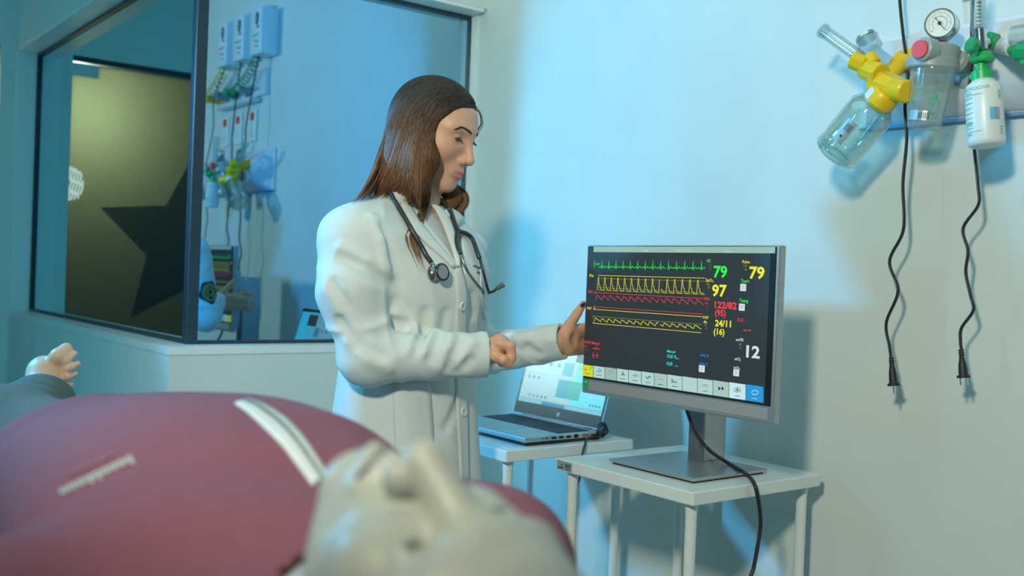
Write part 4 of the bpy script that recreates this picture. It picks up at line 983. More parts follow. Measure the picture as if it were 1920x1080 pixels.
# folds seen in the cloth: crests and valleys traced over the plain coat
BASE = Surf(coat_base, nets(coat_base, Cd + np.array((-.42, -.42, -.63)), Cd + np.array((.55, .42, .20)), .008))
CREST = [[(738, 594), (758, 589), (775, 594), (785, 607)], [(784, 613), (776, 635), (770, 655)], [(813, 622), (803, 645), (796, 665)], [(846, 630), (837, 660), (827, 690)], [(882, 640), (870, 672), (852, 697)],
         [(640, 466), (690, 490), (738, 516)], [(612, 540), (640, 588), (668, 638)], [(700, 410), (716, 450), (726, 500)], [(655, 640), (690, 672), (730, 690)], [(985, 640), (1005, 655), (1015, 668)], [(970, 632), (990, 628), (1020, 622)]]
VALLEY = [[(720, 425), (737, 480), (745, 525), (748, 565)], [(748, 565), (764, 582), (788, 598)], [(734, 604), (758, 608), (774, 622)], [(796, 618), (787, 640), (780, 662)], [(826, 628), (815, 652), (806, 672)], [(864, 640), (852, 666), (840, 692)], [(882, 676), (870, 687), (856, 698)],
          [(640, 484), (690, 508), (736, 536)], [(626, 530), (652, 575), (684, 628)], [(640, 600), (672, 645), (715, 668)], [(838, 800), (851, 776), (858, 752)], [(884, 556), (887, 590), (884, 622)], [(836, 588), (832, 612)], [(800, 585), (797, 612)], [(990, 650), (1010, 662)]]
def on_coat(L, off):
    out = []
    for q in L:
        p_ = hit_px(BASE, q, off); p_ = p_[~np.isnan(p_[:, 0])]
        if len(p_) > 1: out.append(p_.astype(np.float32))
    return out
CREST, VALLEY = on_coat(CREST, -.0045), on_coat(VALLEY, .0040)
def coat_full(p, arms=True):
    d = coat_base(p, arms)
    if not arms: return d
    nr = np.abs(d) < .05
    if not nr.any(): return d
    q = p[nr]; e = d[nr]
    for c in CREST: e = smin(e, chain(q, c, np.linspace(.0085, .0060, len(c)), .006), .018)
    for c in VALLEY: e = ssub(e, chain(q, c, np.linspace(.0070, .0055, len(c)), .006), .016)
    d = d.copy(); d[nr] = e
    return d
ZVEE = -.005
def vee(q):           # open front above the top button, and the slit below
    z = q[..., 2]; v = q[..., 1] - .018
    w = np.clip((z - ZVEE) * .40, 0, .06)
    return np.where(q[..., 0] > -.02, np.abs(v) - w, .1)
def coat_sdf(p):
    d = coat_full(p); _, q, _ = torso(p)
    d = np.maximum(d, -np.maximum(vee(q), -(q[..., 2] - ZVEE)))
    nk = sph(p, tl2w(-.012, 0, .19), .060)
    return np.maximum(d, -nk)
def shirt_sdf(p):
    d, q, th = torso(p, -.010); z = q[..., 2]
    d = d + .0006 * np.sin(th * 120)
    return np.maximum(np.maximum(d, z - .148), -(z + .25))
# head pose: looking right and down at the screen
hy, hp_ = radians(24), radians(19)
hh_ = cos(hy) * RH - sin(hy) * FH
hfw = hh_ * cos(hp_) - ZV * sin(hp_); HM = frame3(hfw, ZV * cos(hp_) + hh_ * sin(hp_))
HS = 1.035
HO = da(860.5, 261, 2.035) - HM.astype(float) @ np.array((.082, -.0335, -.002)) * HS
def h2w(l): return HO + HS * np.asarray(l, float) @ HM.T.astype(float)
NB = tl2w(-.012, .002, .10)
def head_w(p): return HS * head_sdf((p - HO.astype(np.float32)) @ HM / HS)
def neck_w(p): return smin(cap(p, h2w((-.018, 0, -.045)), NB, .050, .054), cap(p, h2w((.0, 0, -.07)), NB + tf * .02, .036, .046), .02)
def face_w(p): return smin(head_w(p), neck_w(p), .018)
dr = thing('person', 'person in white coat with long brown hair and stethoscope, touching the monitor', 'person', (Cd[0], Cd[1], FLOOR))
SKIN = np.array((.74, .42, .28)); LIP = np.array((.55, .20, .18))
def skin_cols(v, O, M):
    l = (v - O) @ M.astype(float) / HS; c = np.tile(SKIN, (len(v), 1)); ya = np.abs(l[:, 1])
    zc_ = -.0705 + .0008; up_ = np.exp(-((l[:, 2] + .0655) / .0042) ** 4); lo_ = np.exp(-((l[:, 2] + .0762) / .0056) ** 4)
    wl = np.clip(1 - (ya / .0235) ** 4, 0, 1) * (l[:, 0] > .078)
    k = (np.clip(up_ + lo_, 0, 1) * wl)[:, None]; c = c * (1 - k) + LIP * k
    ck = (np.exp(-(((l[:, 0] - .062) / .03) ** 2 + ((ya - .040) / .022) ** 2 + ((l[:, 2] + .032) / .022) ** 2)) * .25)[:, None]
    c = c * (1 - ck) + np.array((.70, .27, .20)) * ck
    ey = (np.exp(-(((ya - .032) / .017) ** 2 + ((l[:, 2] - .003) / .010) ** 2)) * (l[:, 0] > .06) * .30)[:, None]
    return c * (1 - ey) + np.array((.42, .19, .13)) * ey
# head + neck (fine), hands (fine), the rest of the body under the clothes (coarse): one mesh
hv, hf = nets(face_w, HO + np.array((-.15, -.15, -.24)), HO + np.array((.16, .16, .13)), .0019)
# left hand on the edge of the monitor
def lh(p):
    k1 = atd(1081, 622, 2.345); k4 = atd(1078, 655, 2.345)
    d = cap(p, atd(1040, 642, 2.30), atd(1060, 640, 2.312), .0270, .0245)
    d = smin(d, cap(p, atd(1060, 632, 2.314), atd(1088, 621, 2.36), .0215, .0135), .012)
    d = smin(d, cap(p, atd(1060, 652, 2.314), atd(1086, 655, 2.36), .0175, .0115), .012)
    for i, (y0, y1, X1, X2, px1, px2) in enumerate(((614, 606, 1.618, 1.640, 1112, 1150), (628, 623, 1.620, 1.645, 1112, 1156), (643, 640, 1.620, 1.645, 1110, 1152), (656, 657, 1.618, 1.640, 1106, 1136))):
        d = smin(d, finger(p, [atd(1086, y0, 2.355), onX(px1, (y0 + y1) / 2, X1), onX((px1 + px2) / 2, y1, X2), onX(px2, y1 + 2, X2 - .006)], .0095, .0068), .005)
    d = smin(d, cap(p, atd(1064, 626, 2.318), atd(1098, 630, 2.40), .0185, .0150), .012); d = smin(d, cap(p, atd(1064, 650, 2.318), atd(1098, 649, 2.40), .0185, .0150), .012)
    th_ = [atd(1060, 624, 2.312), atd(1069, 608, 2.325), atd(1082, 588, 2.342), atd(1093.5, 570, 2.352)]
    d = smin(d, finger(p, th_, .0150, .0082), .008)
    d = ssub(d, sph(p, atd(1082, 636, 2.300), .014), .016)
    return d
lv, lf_ = nets(lh, atd(1060, 620, 2.33) - .16, atd(1060, 620, 2.33) + .16, .0022)
# right fist
def rh(p):
    w0 = da(905, 663, 1.958); d = cap(p, da(892, 664, 1.955), w0, .0265, .0255)
    vd = FH
    d = smin(d, cap(p, w0, da(937, 645, 1.945), .0250, .0205), .015)
    d = smin(d, cap(p, w0 + vd * .012, da(938, 647, 1.99), .0230, .0195), .015)
    d = smin(d, cap(p, da(928, 657, 1.945), da(944, 664, 1.975), .0200), .01)
    for i in range(4):
        dd = 1.928 + i * .0195; oy = (2, 0, 1, 4)[i]
        d = smin(d, finger(p, [da(938, 643 + oy, dd), da(957 - i * .5, 648 + oy, dd), da(959 - i, 669 + oy, dd), da(942, 678 + oy * .5, dd + .003), da(930, 668, dd + .004)], .0108, .0082), .004)
    d = smin(d, finger(p, [da(915, 660, 1.935), da(930, 668, 1.918), da(944, 675, 1.915), da(953, 683, 1.922)], .0125, .0085), .006)
    return d
rv_, rf_ = nets(rh, da(930, 660, 1.96) - .13, da(930, 660, 1.96) + .13, .0022)
def inner(p):
    d, q, th = torso(p, -.022); d = np.maximum(d, q[..., 2] - .15); d = np.maximum(d, -(q[..., 2] + .42))
    for a, b, c, m1 in ((SR, ER, WR, 1), (SL, EL_, WL, 1)): d = smin(d, chain(p, [a, b, c], [.045, .034, .025], .02), .03)
    for s_ in (-1, 1): d = smin(d, chain(p, [tl2w(-.005, s_ * .085, -.36), tl2w(.01, s_ * .085, -.74), tl2w(-.01, s_ * .085, -1.13)], [.075, .050, .036], .03), .03)
    return d
iv, if_ = nets(inner, tl2w(0, 0, -.5) + (-.55, -.55, -.70), tl2w(0, 0, -.5) + (.65, .55, .80), .011)
bv = np.vstack([hv, lv, rv_, iv]); o1 = len(hv); o2 = o1 + len(lv); o3 = o2 + len(rv_)
bf = np.vstack([hf, lf_ + o1, rf_ + o2, if_ + o3])
bc = np.vstack([skin_cols(hv, HO, HM), np.tile(SKIN * (1.02, .92, .88), (o3 - o1, 1)), np.tile(SKIN, (len(iv), 1))])
m_skin = colmat('skin', .48, .12, vscale=60, bump=.04, bscale=700)
body = mk('body', (bv, bf), m_skin, dr, smooth=True, cols=bc)
# eyes, brows, lashes, nails
def eye_geo(c, gaze, r=.0130):
    v, f, cl_ = [], [], []
    u, w, d = frame_of(gaze); n, m = 20, 14
    for i in range(m + 1):
        a = pi * i / m
        for k in range(n):
            b = 2 * pi * k / n; v.append(c + r * (d * cos(a) + sin(a) * (u * cos(b) + w * sin(b))))
            cl_.append((.01, .01, .01) if a < .22 else (.10, .13, .07) if a < .48 else (.62, .60, .56))
    f = [(i * n + k, i * n + (k + 1) % n, (i + 1) * n + (k + 1) % n, (i + 1) * n + k) for i in range(m) for k in range(n)]
    return (np.array(v), f), np.array(cl_)
gz = (hfw * .93 - ZV * .26); m_eye = colmat('eyeball', .08)
for s_ in (-1, 1):
    g, c = eye_geo(h2w((.0690, s_ * .032, -.001)), gz); mk('eye', g, m_eye, dr, body, smooth=True, cols=c)
FACE = Surf(face_w, (hv, hf))
m_hairdark = mat('dark_brow_hair', (.075, .045, .030), .7)
def on_face(l, off=.0004, src=None):
    """push local points (n,3) forwards onto the face"""
    l = np.atleast_2d(np.asarray(l, float)); o = h2w(l + np.array((.06, 0, 0))); return FACE.cast(o, np.tile(-hfw, (len(l), 1)), off)
for s_ in (-1, 1):
    bg = []
    for k in range(170):
        u = rng.random(); y = .011 + .036 * u; z = .0160 + .0060 * sin(u * 2.4) - .007 * max(0, u - .72) * 3 + (rng.random() - .5) * .0046 * (1 - .60 * u)
        a = (.072, s_ * y, z); b = (.072, s_ * (y + .0045), z + .0018 - .003 * u)
        p_ = on_face([a, ((a[0]), (a[1] + b[1]) / 2, (a[2] + b[2]) / 2 + .0003), b], .0006)
        if not np.isnan(p_).any(): bg.append(tube(p_, [.0006, .0006, .0002], 4, False))
    mk('eyebrow', join(*bg), m_hairdark, dr, body)
    lp_ = [(.0835 - .30 * (abs(t) - 0) ** 2 * .02, s_ * (.0325 + .0115 * t), -.0001 - .0030 * t * t) for t in np.linspace(-1, 1, 9)]
    lw_ = h2w(np.array(lp_)); lg = [tube(lw_, .0006, 5)]
    for k in range(26):
        t = -1 + 2 * k / 25; a = np.array((.0835 - .006 * t * t, s_ * (.0325 + .0115 * t), -.0001 - .0030 * t * t)); b = a + np.array((.0055, s_ * .0022 * t, -.0022))
        lg.append(tube(h2w(np.array([a, (a + b) / 2 + (0, 0, -.0006), b])), [.0003, .00025, .0001], 4, False))
    mk('eyelashes', join(*lg), m_hairdark, dr, body)
m_nail = mat('black_nail_polish', (.012, .012, .014), .15)
mk('nail', tube([atd(1090, 575, 2.3375), atd(1093, 570, 2.341), atd(1095, 567, 2.345)], [.0052, .0056, .0035], 10, flat=.35), m_nail, dr, body, smooth=True)
# clothes
m_coat = mat('white_coat_cotton', (.70, .75, .74), .75, var=.015, vscale=40, bump=.08, bscale=900)
m_knit = mat('pale_grey_knit', (.58, .60, .60), .85, bump=.35, bscale=600)
FULL = Surf(coat_full, nets(coat_full, Cd + np.array((-.42, -.42, -.63)), Cd + np.array((.55, .42, .20)), .006)); ful = FULL
bare = lambda p: coat_base(p, False)
TORSO = Surf(bare, nets(bare, Cd + np.array((-.30, -.30, -.63)), Cd + np.array((.30, .30, .20)), .008))
cvx, cfx = nets(coat_sdf, Cd + np.array((-.42, -.42, -.63)), Cd + np.array((.55, .42, .20)), .0044)
coat = mk('coat', (cvx, cfx), m_coat, dr, smooth=True)
sv_, sf_ = nets(shirt_sdf, Cd + np.array((-.25, -.25, -.26)), Cd + np.array((.25, .25, .17)), .005)
mk('shirt', (sv_, sf_), m_knit, dr, smooth=True)
mk('neckband', tube([NB + tl2w(0, 0, 0) - Cd + tf * (.052 * cos(a) - .004) + tl * .058 * sin(a) + ZV * (.028 + .012 * (1 - cos(a)) * .9) for a in np.linspace(0, 2 * pi, 33)], .0065, 8), m_knit, dr, smooth=True)
mk('lapel', drape(ful, [(742, 354), (762, 375), (783, 410), (812, 448), (838, 478), (852, 500)], [(732, 362), (745, 392), (768, 425), (798, 458), (826, 482), (848, 504)], .004, 26, 6, .003, .003), m_coat, dr, smooth=True)
mk('lapel', drape(ful, [(806, 384), (818, 400), (830, 425), (840, 452), (848, 475), (854, 500)], [(826, 392), (840, 405), (850, 428), (857, 452), (861, 478), (860, 502)], .004, 24, 6, .003, .004), m_coat, dr, smooth=True)
mk('collar', drape(ful, [(728, 372), (733, 358), (740, 350), (748, 350)], [(745, 392), (757, 385), (766, 380), (772, 384)], .006, 14, 6, .004, .004), m_coat, dr, smooth=True)
mk('collar', drape(ful, [(830, 398), (836, 392), (846, 394)], [(856, 428), (862, 420), (868, 414)], .006, 12, 6, .004, .003), m_coat, dr, smooth=True)
mk('placket', drape(TORSO, [(852, 505), (855, 560), (852, 610), (853, 700), (856, 780), (860, 850), (862, 900)], [(864, 500), (877, 550), (876, 610), (877, 700), (878, 780), (879, 850), (880, 900)], .0022, 50, 5, .002), m_coat, dr, smooth=True)
mk('pocket', drape(TORSO, [(736, 716), (737, 790), (740, 850)], [(806, 716), (812, 790), (815, 850)], .0016, 20, 8, .0016), m_coat, dr, smooth=True, label='hip pocket')
mk('pocket', drape(ful, [(899, 505), (901, 555), (906, 600)], [(909, 500), (911, 552), (912, 600)], .0016, 14, 4, .0016), m_coat, dr, smooth=True, label='chest pocket')
m_btn = mat('white_button', (.78, .78, .72), .3, var=.03)
for bx_, by_ in ((865, 574), (868, 772)):
    p_ = hit_px(TORSO, [(bx_, by_)])[0]; n_o = normal_of(coat_full, p_[None])[0]
    b = mk('button', lathe(p_ + n_o * .001, p_ + n_o * .006, [(0, .0095), (.0022, .0100), (.0040, .0096), (.0044, .0082), (.0032, .0066), (.0030, .0010)], 24), m_btn, dr, coat, smooth=True)
    u_, w_, _ = frame_of(n_o); mk('button_holes', join(*[cyl(p_ + n_o * .0040 + u_ * a * .0022 + w_ * c * .0022, p_ + n_o * .0043 + u_ * a * .0022 + w_ * c * .0022, .0009, 8) for a in (-1, 1) for c in (-1, 1)]), m_tag, dr, coat)
# stitched lines of writing on the chest
m_stitch = mat('dark_blue_stitching', (.08, .13, .22), .7)
wr = []
for (x0, y0, x1, y1, n) in ((887, 498, 909, 508, 9), (894, 510, 909, 516, 6)):
    for k in range(n):
        t = (k + .5) / n; cx_, cy_ = x0 + (x1 - x0) * t, y0 + (y1 - y0) * t
        pp = hit_px(ful, [(cx_ - 1.2, cy_ + 2), (cx_ - .6, cy_ - 2.2 - (k % 3)), (cx_ + .4, cy_ + 1.6), (cx_ + 1.4, cy_ - 1.2)], .0008)
        if not np.isnan(pp).any(): wr.append(tube(pp, .0005, 4, False))
if wr: mk('embroidery', join(*wr), m_stitch, dr, coat)
# emblem on the left upper sleeve (seen in the glass): facing the booth
mid_ = SL + (EL_ - SL) * .62; outd = np.cross(EL_ - SL, WL - EL_); outd = np.array((.25, 1.0, .0)); outd /= np.linalg.norm(outd)
ad = (EL_ - SL) / np.linalg.norm(EL_ - SL); sd_ = np.cross(ad, outd); sd_ /= np.linalg.norm(sd_)
def emb(pts, off):
    o = np.array([mid_ + sd_ * a + ad * b + outd * .16 for a, b in pts]); return FULL.cast(o, np.tile(-outd, (len(o), 1)), off)
m_gold = mat('gold_embroidery', (.55, .40, .10), .5); m_navy = mat('navy_embroidery', (.02, .03, .06), .7)
def disc(rx, ry, off, n=28, wob=0.):
    rings = [(0, 0)]; 
    for r in (.35, .7, 1.0):
        for k in range(n): a = 2 * pi * k / n; w = 1 + (wob * sin(5 * a) if r == 1 else 0); rings.append((rx * r * w * cos(a), ry * r * w * sin(a)))
    p_ = emb(rings, off); F_ = [(0, 1 + k, 1 + (k + 1) % n) for k in range(n)]
    for j in range(2): F_ += [(1 + j * n + k, 1 + (j + 1) * n + k, 1 + (j + 1) * n + (k + 1) % n, 1 + j * n + (k + 1) % n) for k in range(n)]
    return p_, F_
eg = mk('emblem', disc(.036, .042, .0015, wob=.08), m_navy, dr, label='embroidered emblem')
for r_, a0_, a1_ in ((.030, .3, 5.6), (.022, 2.0, 7.5), (.012, 0, 6.2)):
    p_ = emb([(r_ * .85 * cos(a), r_ * sin(a)) for a in np.linspace(a0_, a1_, 26)], .0028)
    if not np.isnan(p_).any(): mk('emblem_thread', tube(p_, .0022, 6), m_gold, dr, eg)
# trousers and shoes (below the frame)
def trousers(p):
    d = None
    for s_ in (-1, 1):
        c = chain(p, [tl2w(-.005, s_ * .085, -.40), tl2w(.01, s_ * .085, -.74), tl2w(-.01, s_ * .085, -1.12)], [.092, .068, .060], .03); d = c if d is None else smin(d, c, .02)
    return np.maximum(d, -(p[..., 2] + 1.13))
tv_, tfx = nets(trousers, tl2w(0, 0, -.75) + (-.25, -.25, -.42), tl2w(0, 0, -.75) + (.25, .25, .42), .010)
mk('trousers', (tv_, tfx), mat('dark_trousers', (.05, .06, .08), .8), dr, smooth=True)
for s_ in (-1, 1):
    shoe = lambda p: np.maximum(smin(cap(p, tl2w(-.05, s_ * .088, -1.155), tl2w(.10, s_ * .095, -1.168), .042, .036), cap(p, tl2w(-.02, s_ * .088, -1.12), tl2w(-.02, s_ * .088, -1.16), .045), .02), -(p[..., 2] + 1.2))
    v_, f_ = nets(shoe, tl2w(.02, s_ * .09, -1.13) + (-.2, -.2, -.09), tl2w(.02, s_ * .09, -1.13) + (.2, .2, .10), .007); mk('shoe', (v_, f_), mat('white_shoe', (.7, .7, .7), .5), dr, smooth=True)

# ---- hair: a soft volume and many strands combed over it
def hcap(p):
    l = (p - HO.astype(np.float32)) @ HM / HS
    d = ell(l, (-.006, 0, .025), (.0935, .0785, .0800))
    d = smin(d, ell(l, (-.040, 0, -.02), (.056, .058, .070)), .03)
    cut = (l[..., 0] - (.020 + .62 * (l[..., 2] + .020))) * .85
    return -smin(-d, -cut, .012) * HS
HA, HB, HC, HD = da(772, 265, 2.055), da(752, 320, 2.05), da(716, 362, 2.045), da(672, 386, 2.02)
def hfall(p):
    d = chain(p, [HA, HB, HC], [.060, .044, .014], .02)
    d = smin(d, chain(p, [da(784, 258, 2.005), da(777, 310, 1.990), da(783, 355, 1.985), da(788, 395, 1.985)], [.018, .016, .009, .002], .01), .015)
    d = smin(d, chain(p, [da(790, 300, 2.02), da(780, 345, 2.02), da(768, 378, 2.01)], [.040, .026, .006], .02), .02)
    return d
def ffar(p):
    return chain(p, [h2w((-.02, .070, .0)), da(838, 350, 2.135), da(852, 372, 2.135), da(838, 392, 2.125), da(826, 388, 2.11)], [.042, .019, .014, .008, .003], .02)
def hair_vol(p):
    d = smin(hcap(p), hfall(p), .02); d = smin(d, ffar(p), .02)
    return np.maximum(d, -(coat_full(p, True) + .002))
hvv, hff = nets(hair_vol, HO + np.array((-.30, -.26, -.26)), HO + np.array((.22, .26, .14)), .0042)
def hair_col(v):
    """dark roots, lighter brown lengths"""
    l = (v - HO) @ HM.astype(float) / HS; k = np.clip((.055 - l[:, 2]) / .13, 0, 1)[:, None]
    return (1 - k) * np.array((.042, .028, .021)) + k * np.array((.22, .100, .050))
m_hair = colmat('brown_hair', .50, vscale=8, **{'Specular IOR Level': .3})
m_hairbase = colmat('brown_hair_mass', .85, vscale=8, **{'Specular IOR Level': .08})
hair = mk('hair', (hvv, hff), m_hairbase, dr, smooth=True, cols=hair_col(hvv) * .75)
HV = Surf(hair_vol, (hvv, hff))
def hair_hit(s):
    a, b = hit_px(HV, s), hit_px(FULL, s); da = np.nan_to_num(a @ CF, nan=99); db = np.nan_to_num(b @ CF, nan=99); return np.where((da < db)[:, None], a, b)
guides = [
    [(894, 216), (877, 200), (850, 205), (824, 236), (808, 270), (805, 310), (806, 352), (803, 405)],
    [(892, 211), (872, 197), (842, 203), (814, 232), (797, 268), (792, 310), (794, 352), (795, 405)],
    [(888, 200), (862, 183), (830, 195), (803, 232), (788, 275), (782, 320), (781, 362), (776, 398)],
    [(872, 176), (842, 168), (808, 188), (782, 230), (765, 278), (752, 325), (738, 358), (722, 378)],
    [(846, 157), (812, 160), (778, 186), (752, 230), (735, 280), (718, 325), (697, 360), (678, 380)],
    [(812, 146), (782, 156), (752, 188), (730, 232), (712, 280), (694, 325), (672, 362), (650, 386)],
]
GD = np.array(guides, float)
strands, scol = [], []
def add_strand(px, rad, wig, r0=.0011, n=22, lift=.0025):
    s = spline(np.c_[px, np.zeros(len(px))], 5)[:, :2]; idx = np.linspace(0, (len(s) - 1) * wig, n).astype(int); s = s[idx]
    p_ = hair_hit(s); ok = ~np.isnan(p_[:, 0])
    if ok.sum() < n * .6: return
    dep = p_ @ CF; dep[~ok] = np.interp(np.where(~ok)[0], np.where(ok)[0], dep[ok])
    k = np.hanning(5); k /= k.sum(); dep = np.convolve(np.pad(dep, 2, mode='edge'), k, mode='valid')
    p_ = np.array([ray(*q) * dd for q, dd in zip(s, dep)]) - CF * lift * (.7 + rng.random())
    t = np.linspace(0, 1, n); rr_s = r0 * (.55 + .55 * np.sin(pi * np.clip(t, 0, 1))) * np.clip((1 - t) / .25, .08, 1)
    g = tube(p_, rr_s, 5, False); strands.append(g)
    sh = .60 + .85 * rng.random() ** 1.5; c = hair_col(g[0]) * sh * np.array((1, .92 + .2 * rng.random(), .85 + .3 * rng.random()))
    scol.append(np.clip(c, 0, 1))
for k in range(1050):
    u = rng.random() * 5; i = min(4, int(u)); f_ = u - i
    px = GD[i] * (1 - f_) + GD[i + 1] * f_
    px = px + np.cumsum(rng.normal(0, .9, px.shape), 0) * .6
    e_ = 1 - .16 * rng.random(); 
    add_strand(px, 0, .78 + .22 * sqrt(rng.random()), .0009 + .0009 * rng.random())
for k in range(760):        # combed from the parting over crown, sides and back
    az = radians(62 + 236 * rng.random()); x0 = .066 - .120 * rng.random() if abs(az - pi) > .9 else -.055 + .03 * rng.random()
    th_e = radians(118 + 34 * rng.random()); n = 20; o = []; dirs = []
    for i in range(n):
        t_ = i / (n - 1); th = radians(4) + (th_e - radians(4)) * t_; az2 = az + .05 * sin(3 * t_ + k)
        if cos(az) > -.2: az2 = az2 + (pi - abs(az - pi) - 0) * 0 + (.55 * t_ if az < pi else -.55 * t_)
        l = np.array((sin(th) * cos(az2), sin(th) * sin(az2), cos(th))); c = np.array((x0 * (1 - t_) - .012 * t_, .012 * (1 - t_), .015 - .02 * t_))
        o.append(h2w(c + l * .30)); dirs.append(h2w(c) - h2w(c + l * .30))
    p_ = HV.cast(np.array(o), np.array(dirs))
    if np.isnan(p_).any(): continue
    l_ = (p_ - HO) @ HM.astype(float) / HS
    if ((l_[:, 0] > .020 + .62 * (l_[:, 2] + .020) - .004) & (np.arange(n) > 3)).any(): continue
    t_ = np.linspace(0, 1, n); dn = -np.array(dirs); dn /= np.linalg.norm(dn, axis=1)[:, None]; g = tube(p_ + dn * .0008, (.0012 + .0008 * rng.random()) * (.5 + .5 * np.sin(pi * np.clip(t_, .08, .95))), 5, False)
    strands.append(g); scol.append(np.clip(hair_col(g[0]) * (.6 + .8 * rng.random() ** 1.5), 0, 1))
for k in range(46):         # thin ends lying on the chest
    x0 = 790 + 14 * rng.random(); e = rng.random()
    px = np.array([(x0 + 6, 300), (x0 + 4, 350), (x0 - 2, 395), (x0 - 10 - 18 * e, 440), (x0 - 12 - 10 * e + 6, 470 + 10 * e), (x0 - 4 + 10 * e, 490 + 45 * e)]) + rng.normal(0, 1.2, (6, 2))
    add_strand(px, 0, .7 + .3 * rng.random(), .0007, 20, .004)
for k in range(190):        # curls on the far side, under the chin
    a0_ = rng.random() * .8; r_ = 8 + 20 * rng.random(); c_ = np.array((838 + 10 * rng.random(), 372 + 6 * rng.random()))
    an = np.linspace(-1.6, 2.6 + a0_, 12); px = np.c_[c_[0] + r_ * 1.15 * np.cos(an), c_[1] + r_ * np.sin(an)]
    dd = 2.135 + DD + .02 * rng.random(); p_ = np.array([ray(*q) * dd for q in px]); g = tube(spline(p_, 2), .0013, 5, False); strands.append(g); scol.append(hair_col(g[0]) * (.55 + .5 * rng.random()))
for k in range(14):         # stray hairs
    e = rng.random(); p_ = np.array([ray(x, y) * (2.03 + DD) for x, y in ((886 + 4 * e, 205 - 10 * e), (897 + 5 * e, 212), (900 + 6 * e, 228 + 6 * e), (895 + 3 * e, 240 + 8 * e))]); g = tube(spline(p_, 4), .0003, 4, False); strands.append(g); scol.append(hair_col(g[0]))
sg = join(*strands)
mk('strands', sg, m_hair, dr, hair, smooth=True, cols=np.vstack(scol), kind='stuff')

# ---- stethoscope
ss = thing('stethoscope', 'black stethoscope with metal chestpiece around the neck of the person', 'stethoscope', hit_px(ful, [(812, 513)])[0])
m_tube = mat('dark_rubber_tube', (.035, .040, .042), .32); m_steel = mat('dark_steel', (.30, .31, .30), .22, .9)
def along(px, r, off=.0): 
    s = spline(np.c_[np.array(px, float), np.zeros(len(px))], 6)[:, :2]; p_ = hit_px(ful, s, r + off); ok = ~np.isnan(p_[:, 0]); return p_[ok]
pa = along([(728, 366), (745, 396), (766, 432), (788, 468), (804, 494)], .0052, .003)
pb = along([(839, 402), (846, 420), (853, 438)], .0052, .004)
bk = [pb[0] + ZV * .020 - tf * .02, tl2w(-.050, .066, .178), tl2w(-.088, .0, .190), tl2w(-.050, -.062, .168)]
mk('tubing', tube(spline(np.vstack([pb[::-1][::3], bk, pa[::3]]), 6), .0052, 10), m_tube, ss, smooth=True)
ya = pb[-1]
br1 = along([(853, 438), (868, 442), (880, 452), (888, 474), (893, 488)], .0045, .004); br2 = along([(853, 438), (851, 455), (854, 470), (858, 480)], .0045, .004)
mk('yoke', tube(br1, .0050, 10), m_tube, ss, smooth=True); mk('yoke', tube(br2, .0050, 10), m_tube, ss, smooth=True)
e1 = along([(893, 488), (899, 512), (905, 535), (909, 547)], .003, .006); e2 = along([(858, 480), (868, 506), (882, 526), (896, 542)], .003, .006)
dt = e1[-1] @ CF
mk('ear_tube', tube(np.vstack([e1, [atd(917, 549, dt - .01), atd(926, 546, dt - .02), atd(934, 539, dt - .025)]]), .0030, 8), m_tube, ss, smooth=True)
mk('ear_tube', tube(e2, .0028, 8), m_steel, ss, smooth=True)
def tip(p, q): p = np.asarray(p); q = np.asarray(q); L = np.linalg.norm(q - p); return lathe(p, q, [(0, .004), (L * .3, .0055), (L * .55, .0048), (L * .75, .0066), (L * .95, .0062), (L, .003)], 16)
mk('ear_tip', tip(atd(932, 541, dt - .025), atd(944.5, 532.5, dt - .03)), mat('grey_rubber', (.13, .16, .16), .5), ss, smooth=True)
mk('ear_tip', tip(atd(906, 549, dt - .012), atd(895, 537, dt - .02)), MATS['grey_rubber'], ss, smooth=True)
cc_ = hit_px(ful, [(815, 514)], .010)[0]; cn_ = normal_of(coat_full, cc_[None])[0]; cn_ = cn_ * .5 + tf * .45 + RH * .55 - FH * .35 + ZV * .15; cn_ /= np.linalg.norm(cn_)
ch = mk('chestpiece', lathe(cc_ - cn_ * .012, cc_ + cn_ * .02, [(0, .016), (.002, .0185), (.006, .0185), (.009, .013), (.014, .011), (.019, .013), (.021, .0165), (.025, .0170), (.027, .0155)], 32), m_steel, ss, edge=40)
mk('diaphragm', cyl(cc_ + cn_ * .0148, cc_ + cn_ * .0160, .0145, 28), mat('grey_membrane', (.30, .31, .34), .25), ss, ch)
mk('chest_rim', lathe(cc_ + cn_ * .011, cc_ + cn_ * .02, [(0, .0165), (.002, .0185), (.005, .0180), (.006, .0150)], 30, cap=False), m_tube, ss, ch, smooth=True)
mk('stem', cyl(pa[-1], cc_ - cn_ * .002, .0045, 12), m_steel, ss, smooth=True)

# ================================================================== PATIENT (lying figure) AND BED
BEDZ = -.385
bed = thing('hospital_bed', 'narrow padded hospital bed under the lying figure', 'bed', (.37, 1.27, FLOOR))
m_pad = mat('grey_blue_vinyl', (.22, .30, .36), .45, bump=.05); m_fr = mat('bed_frame_enamel', (.62, .66, .67), .35)
mk('mattress', box((.0, .22, BEDZ - .10), (.74, 2.32, BEDZ), .03), m_pad, bed, edge=40)
mk('frame', box((.02, .24, BEDZ - .15), (.72, 2.30, BEDZ - .10), .006), m_fr, bed)
for x in (.07, .67):
    for y in (.36, 2.18):
        lg = mk('leg', cyl((x, y, FLOOR + .09), (x, y, BEDZ - .15), .022, 14), m_fr, bed)
        mk('wheel', lathe((x - .014, y, FLOOR + .045), (x + .014, y, FLOOR + .045), [(0, .030), (.004, .045), (.024, .045), (.028, .030)], 22), m_blk, bed, lg, edge=40)
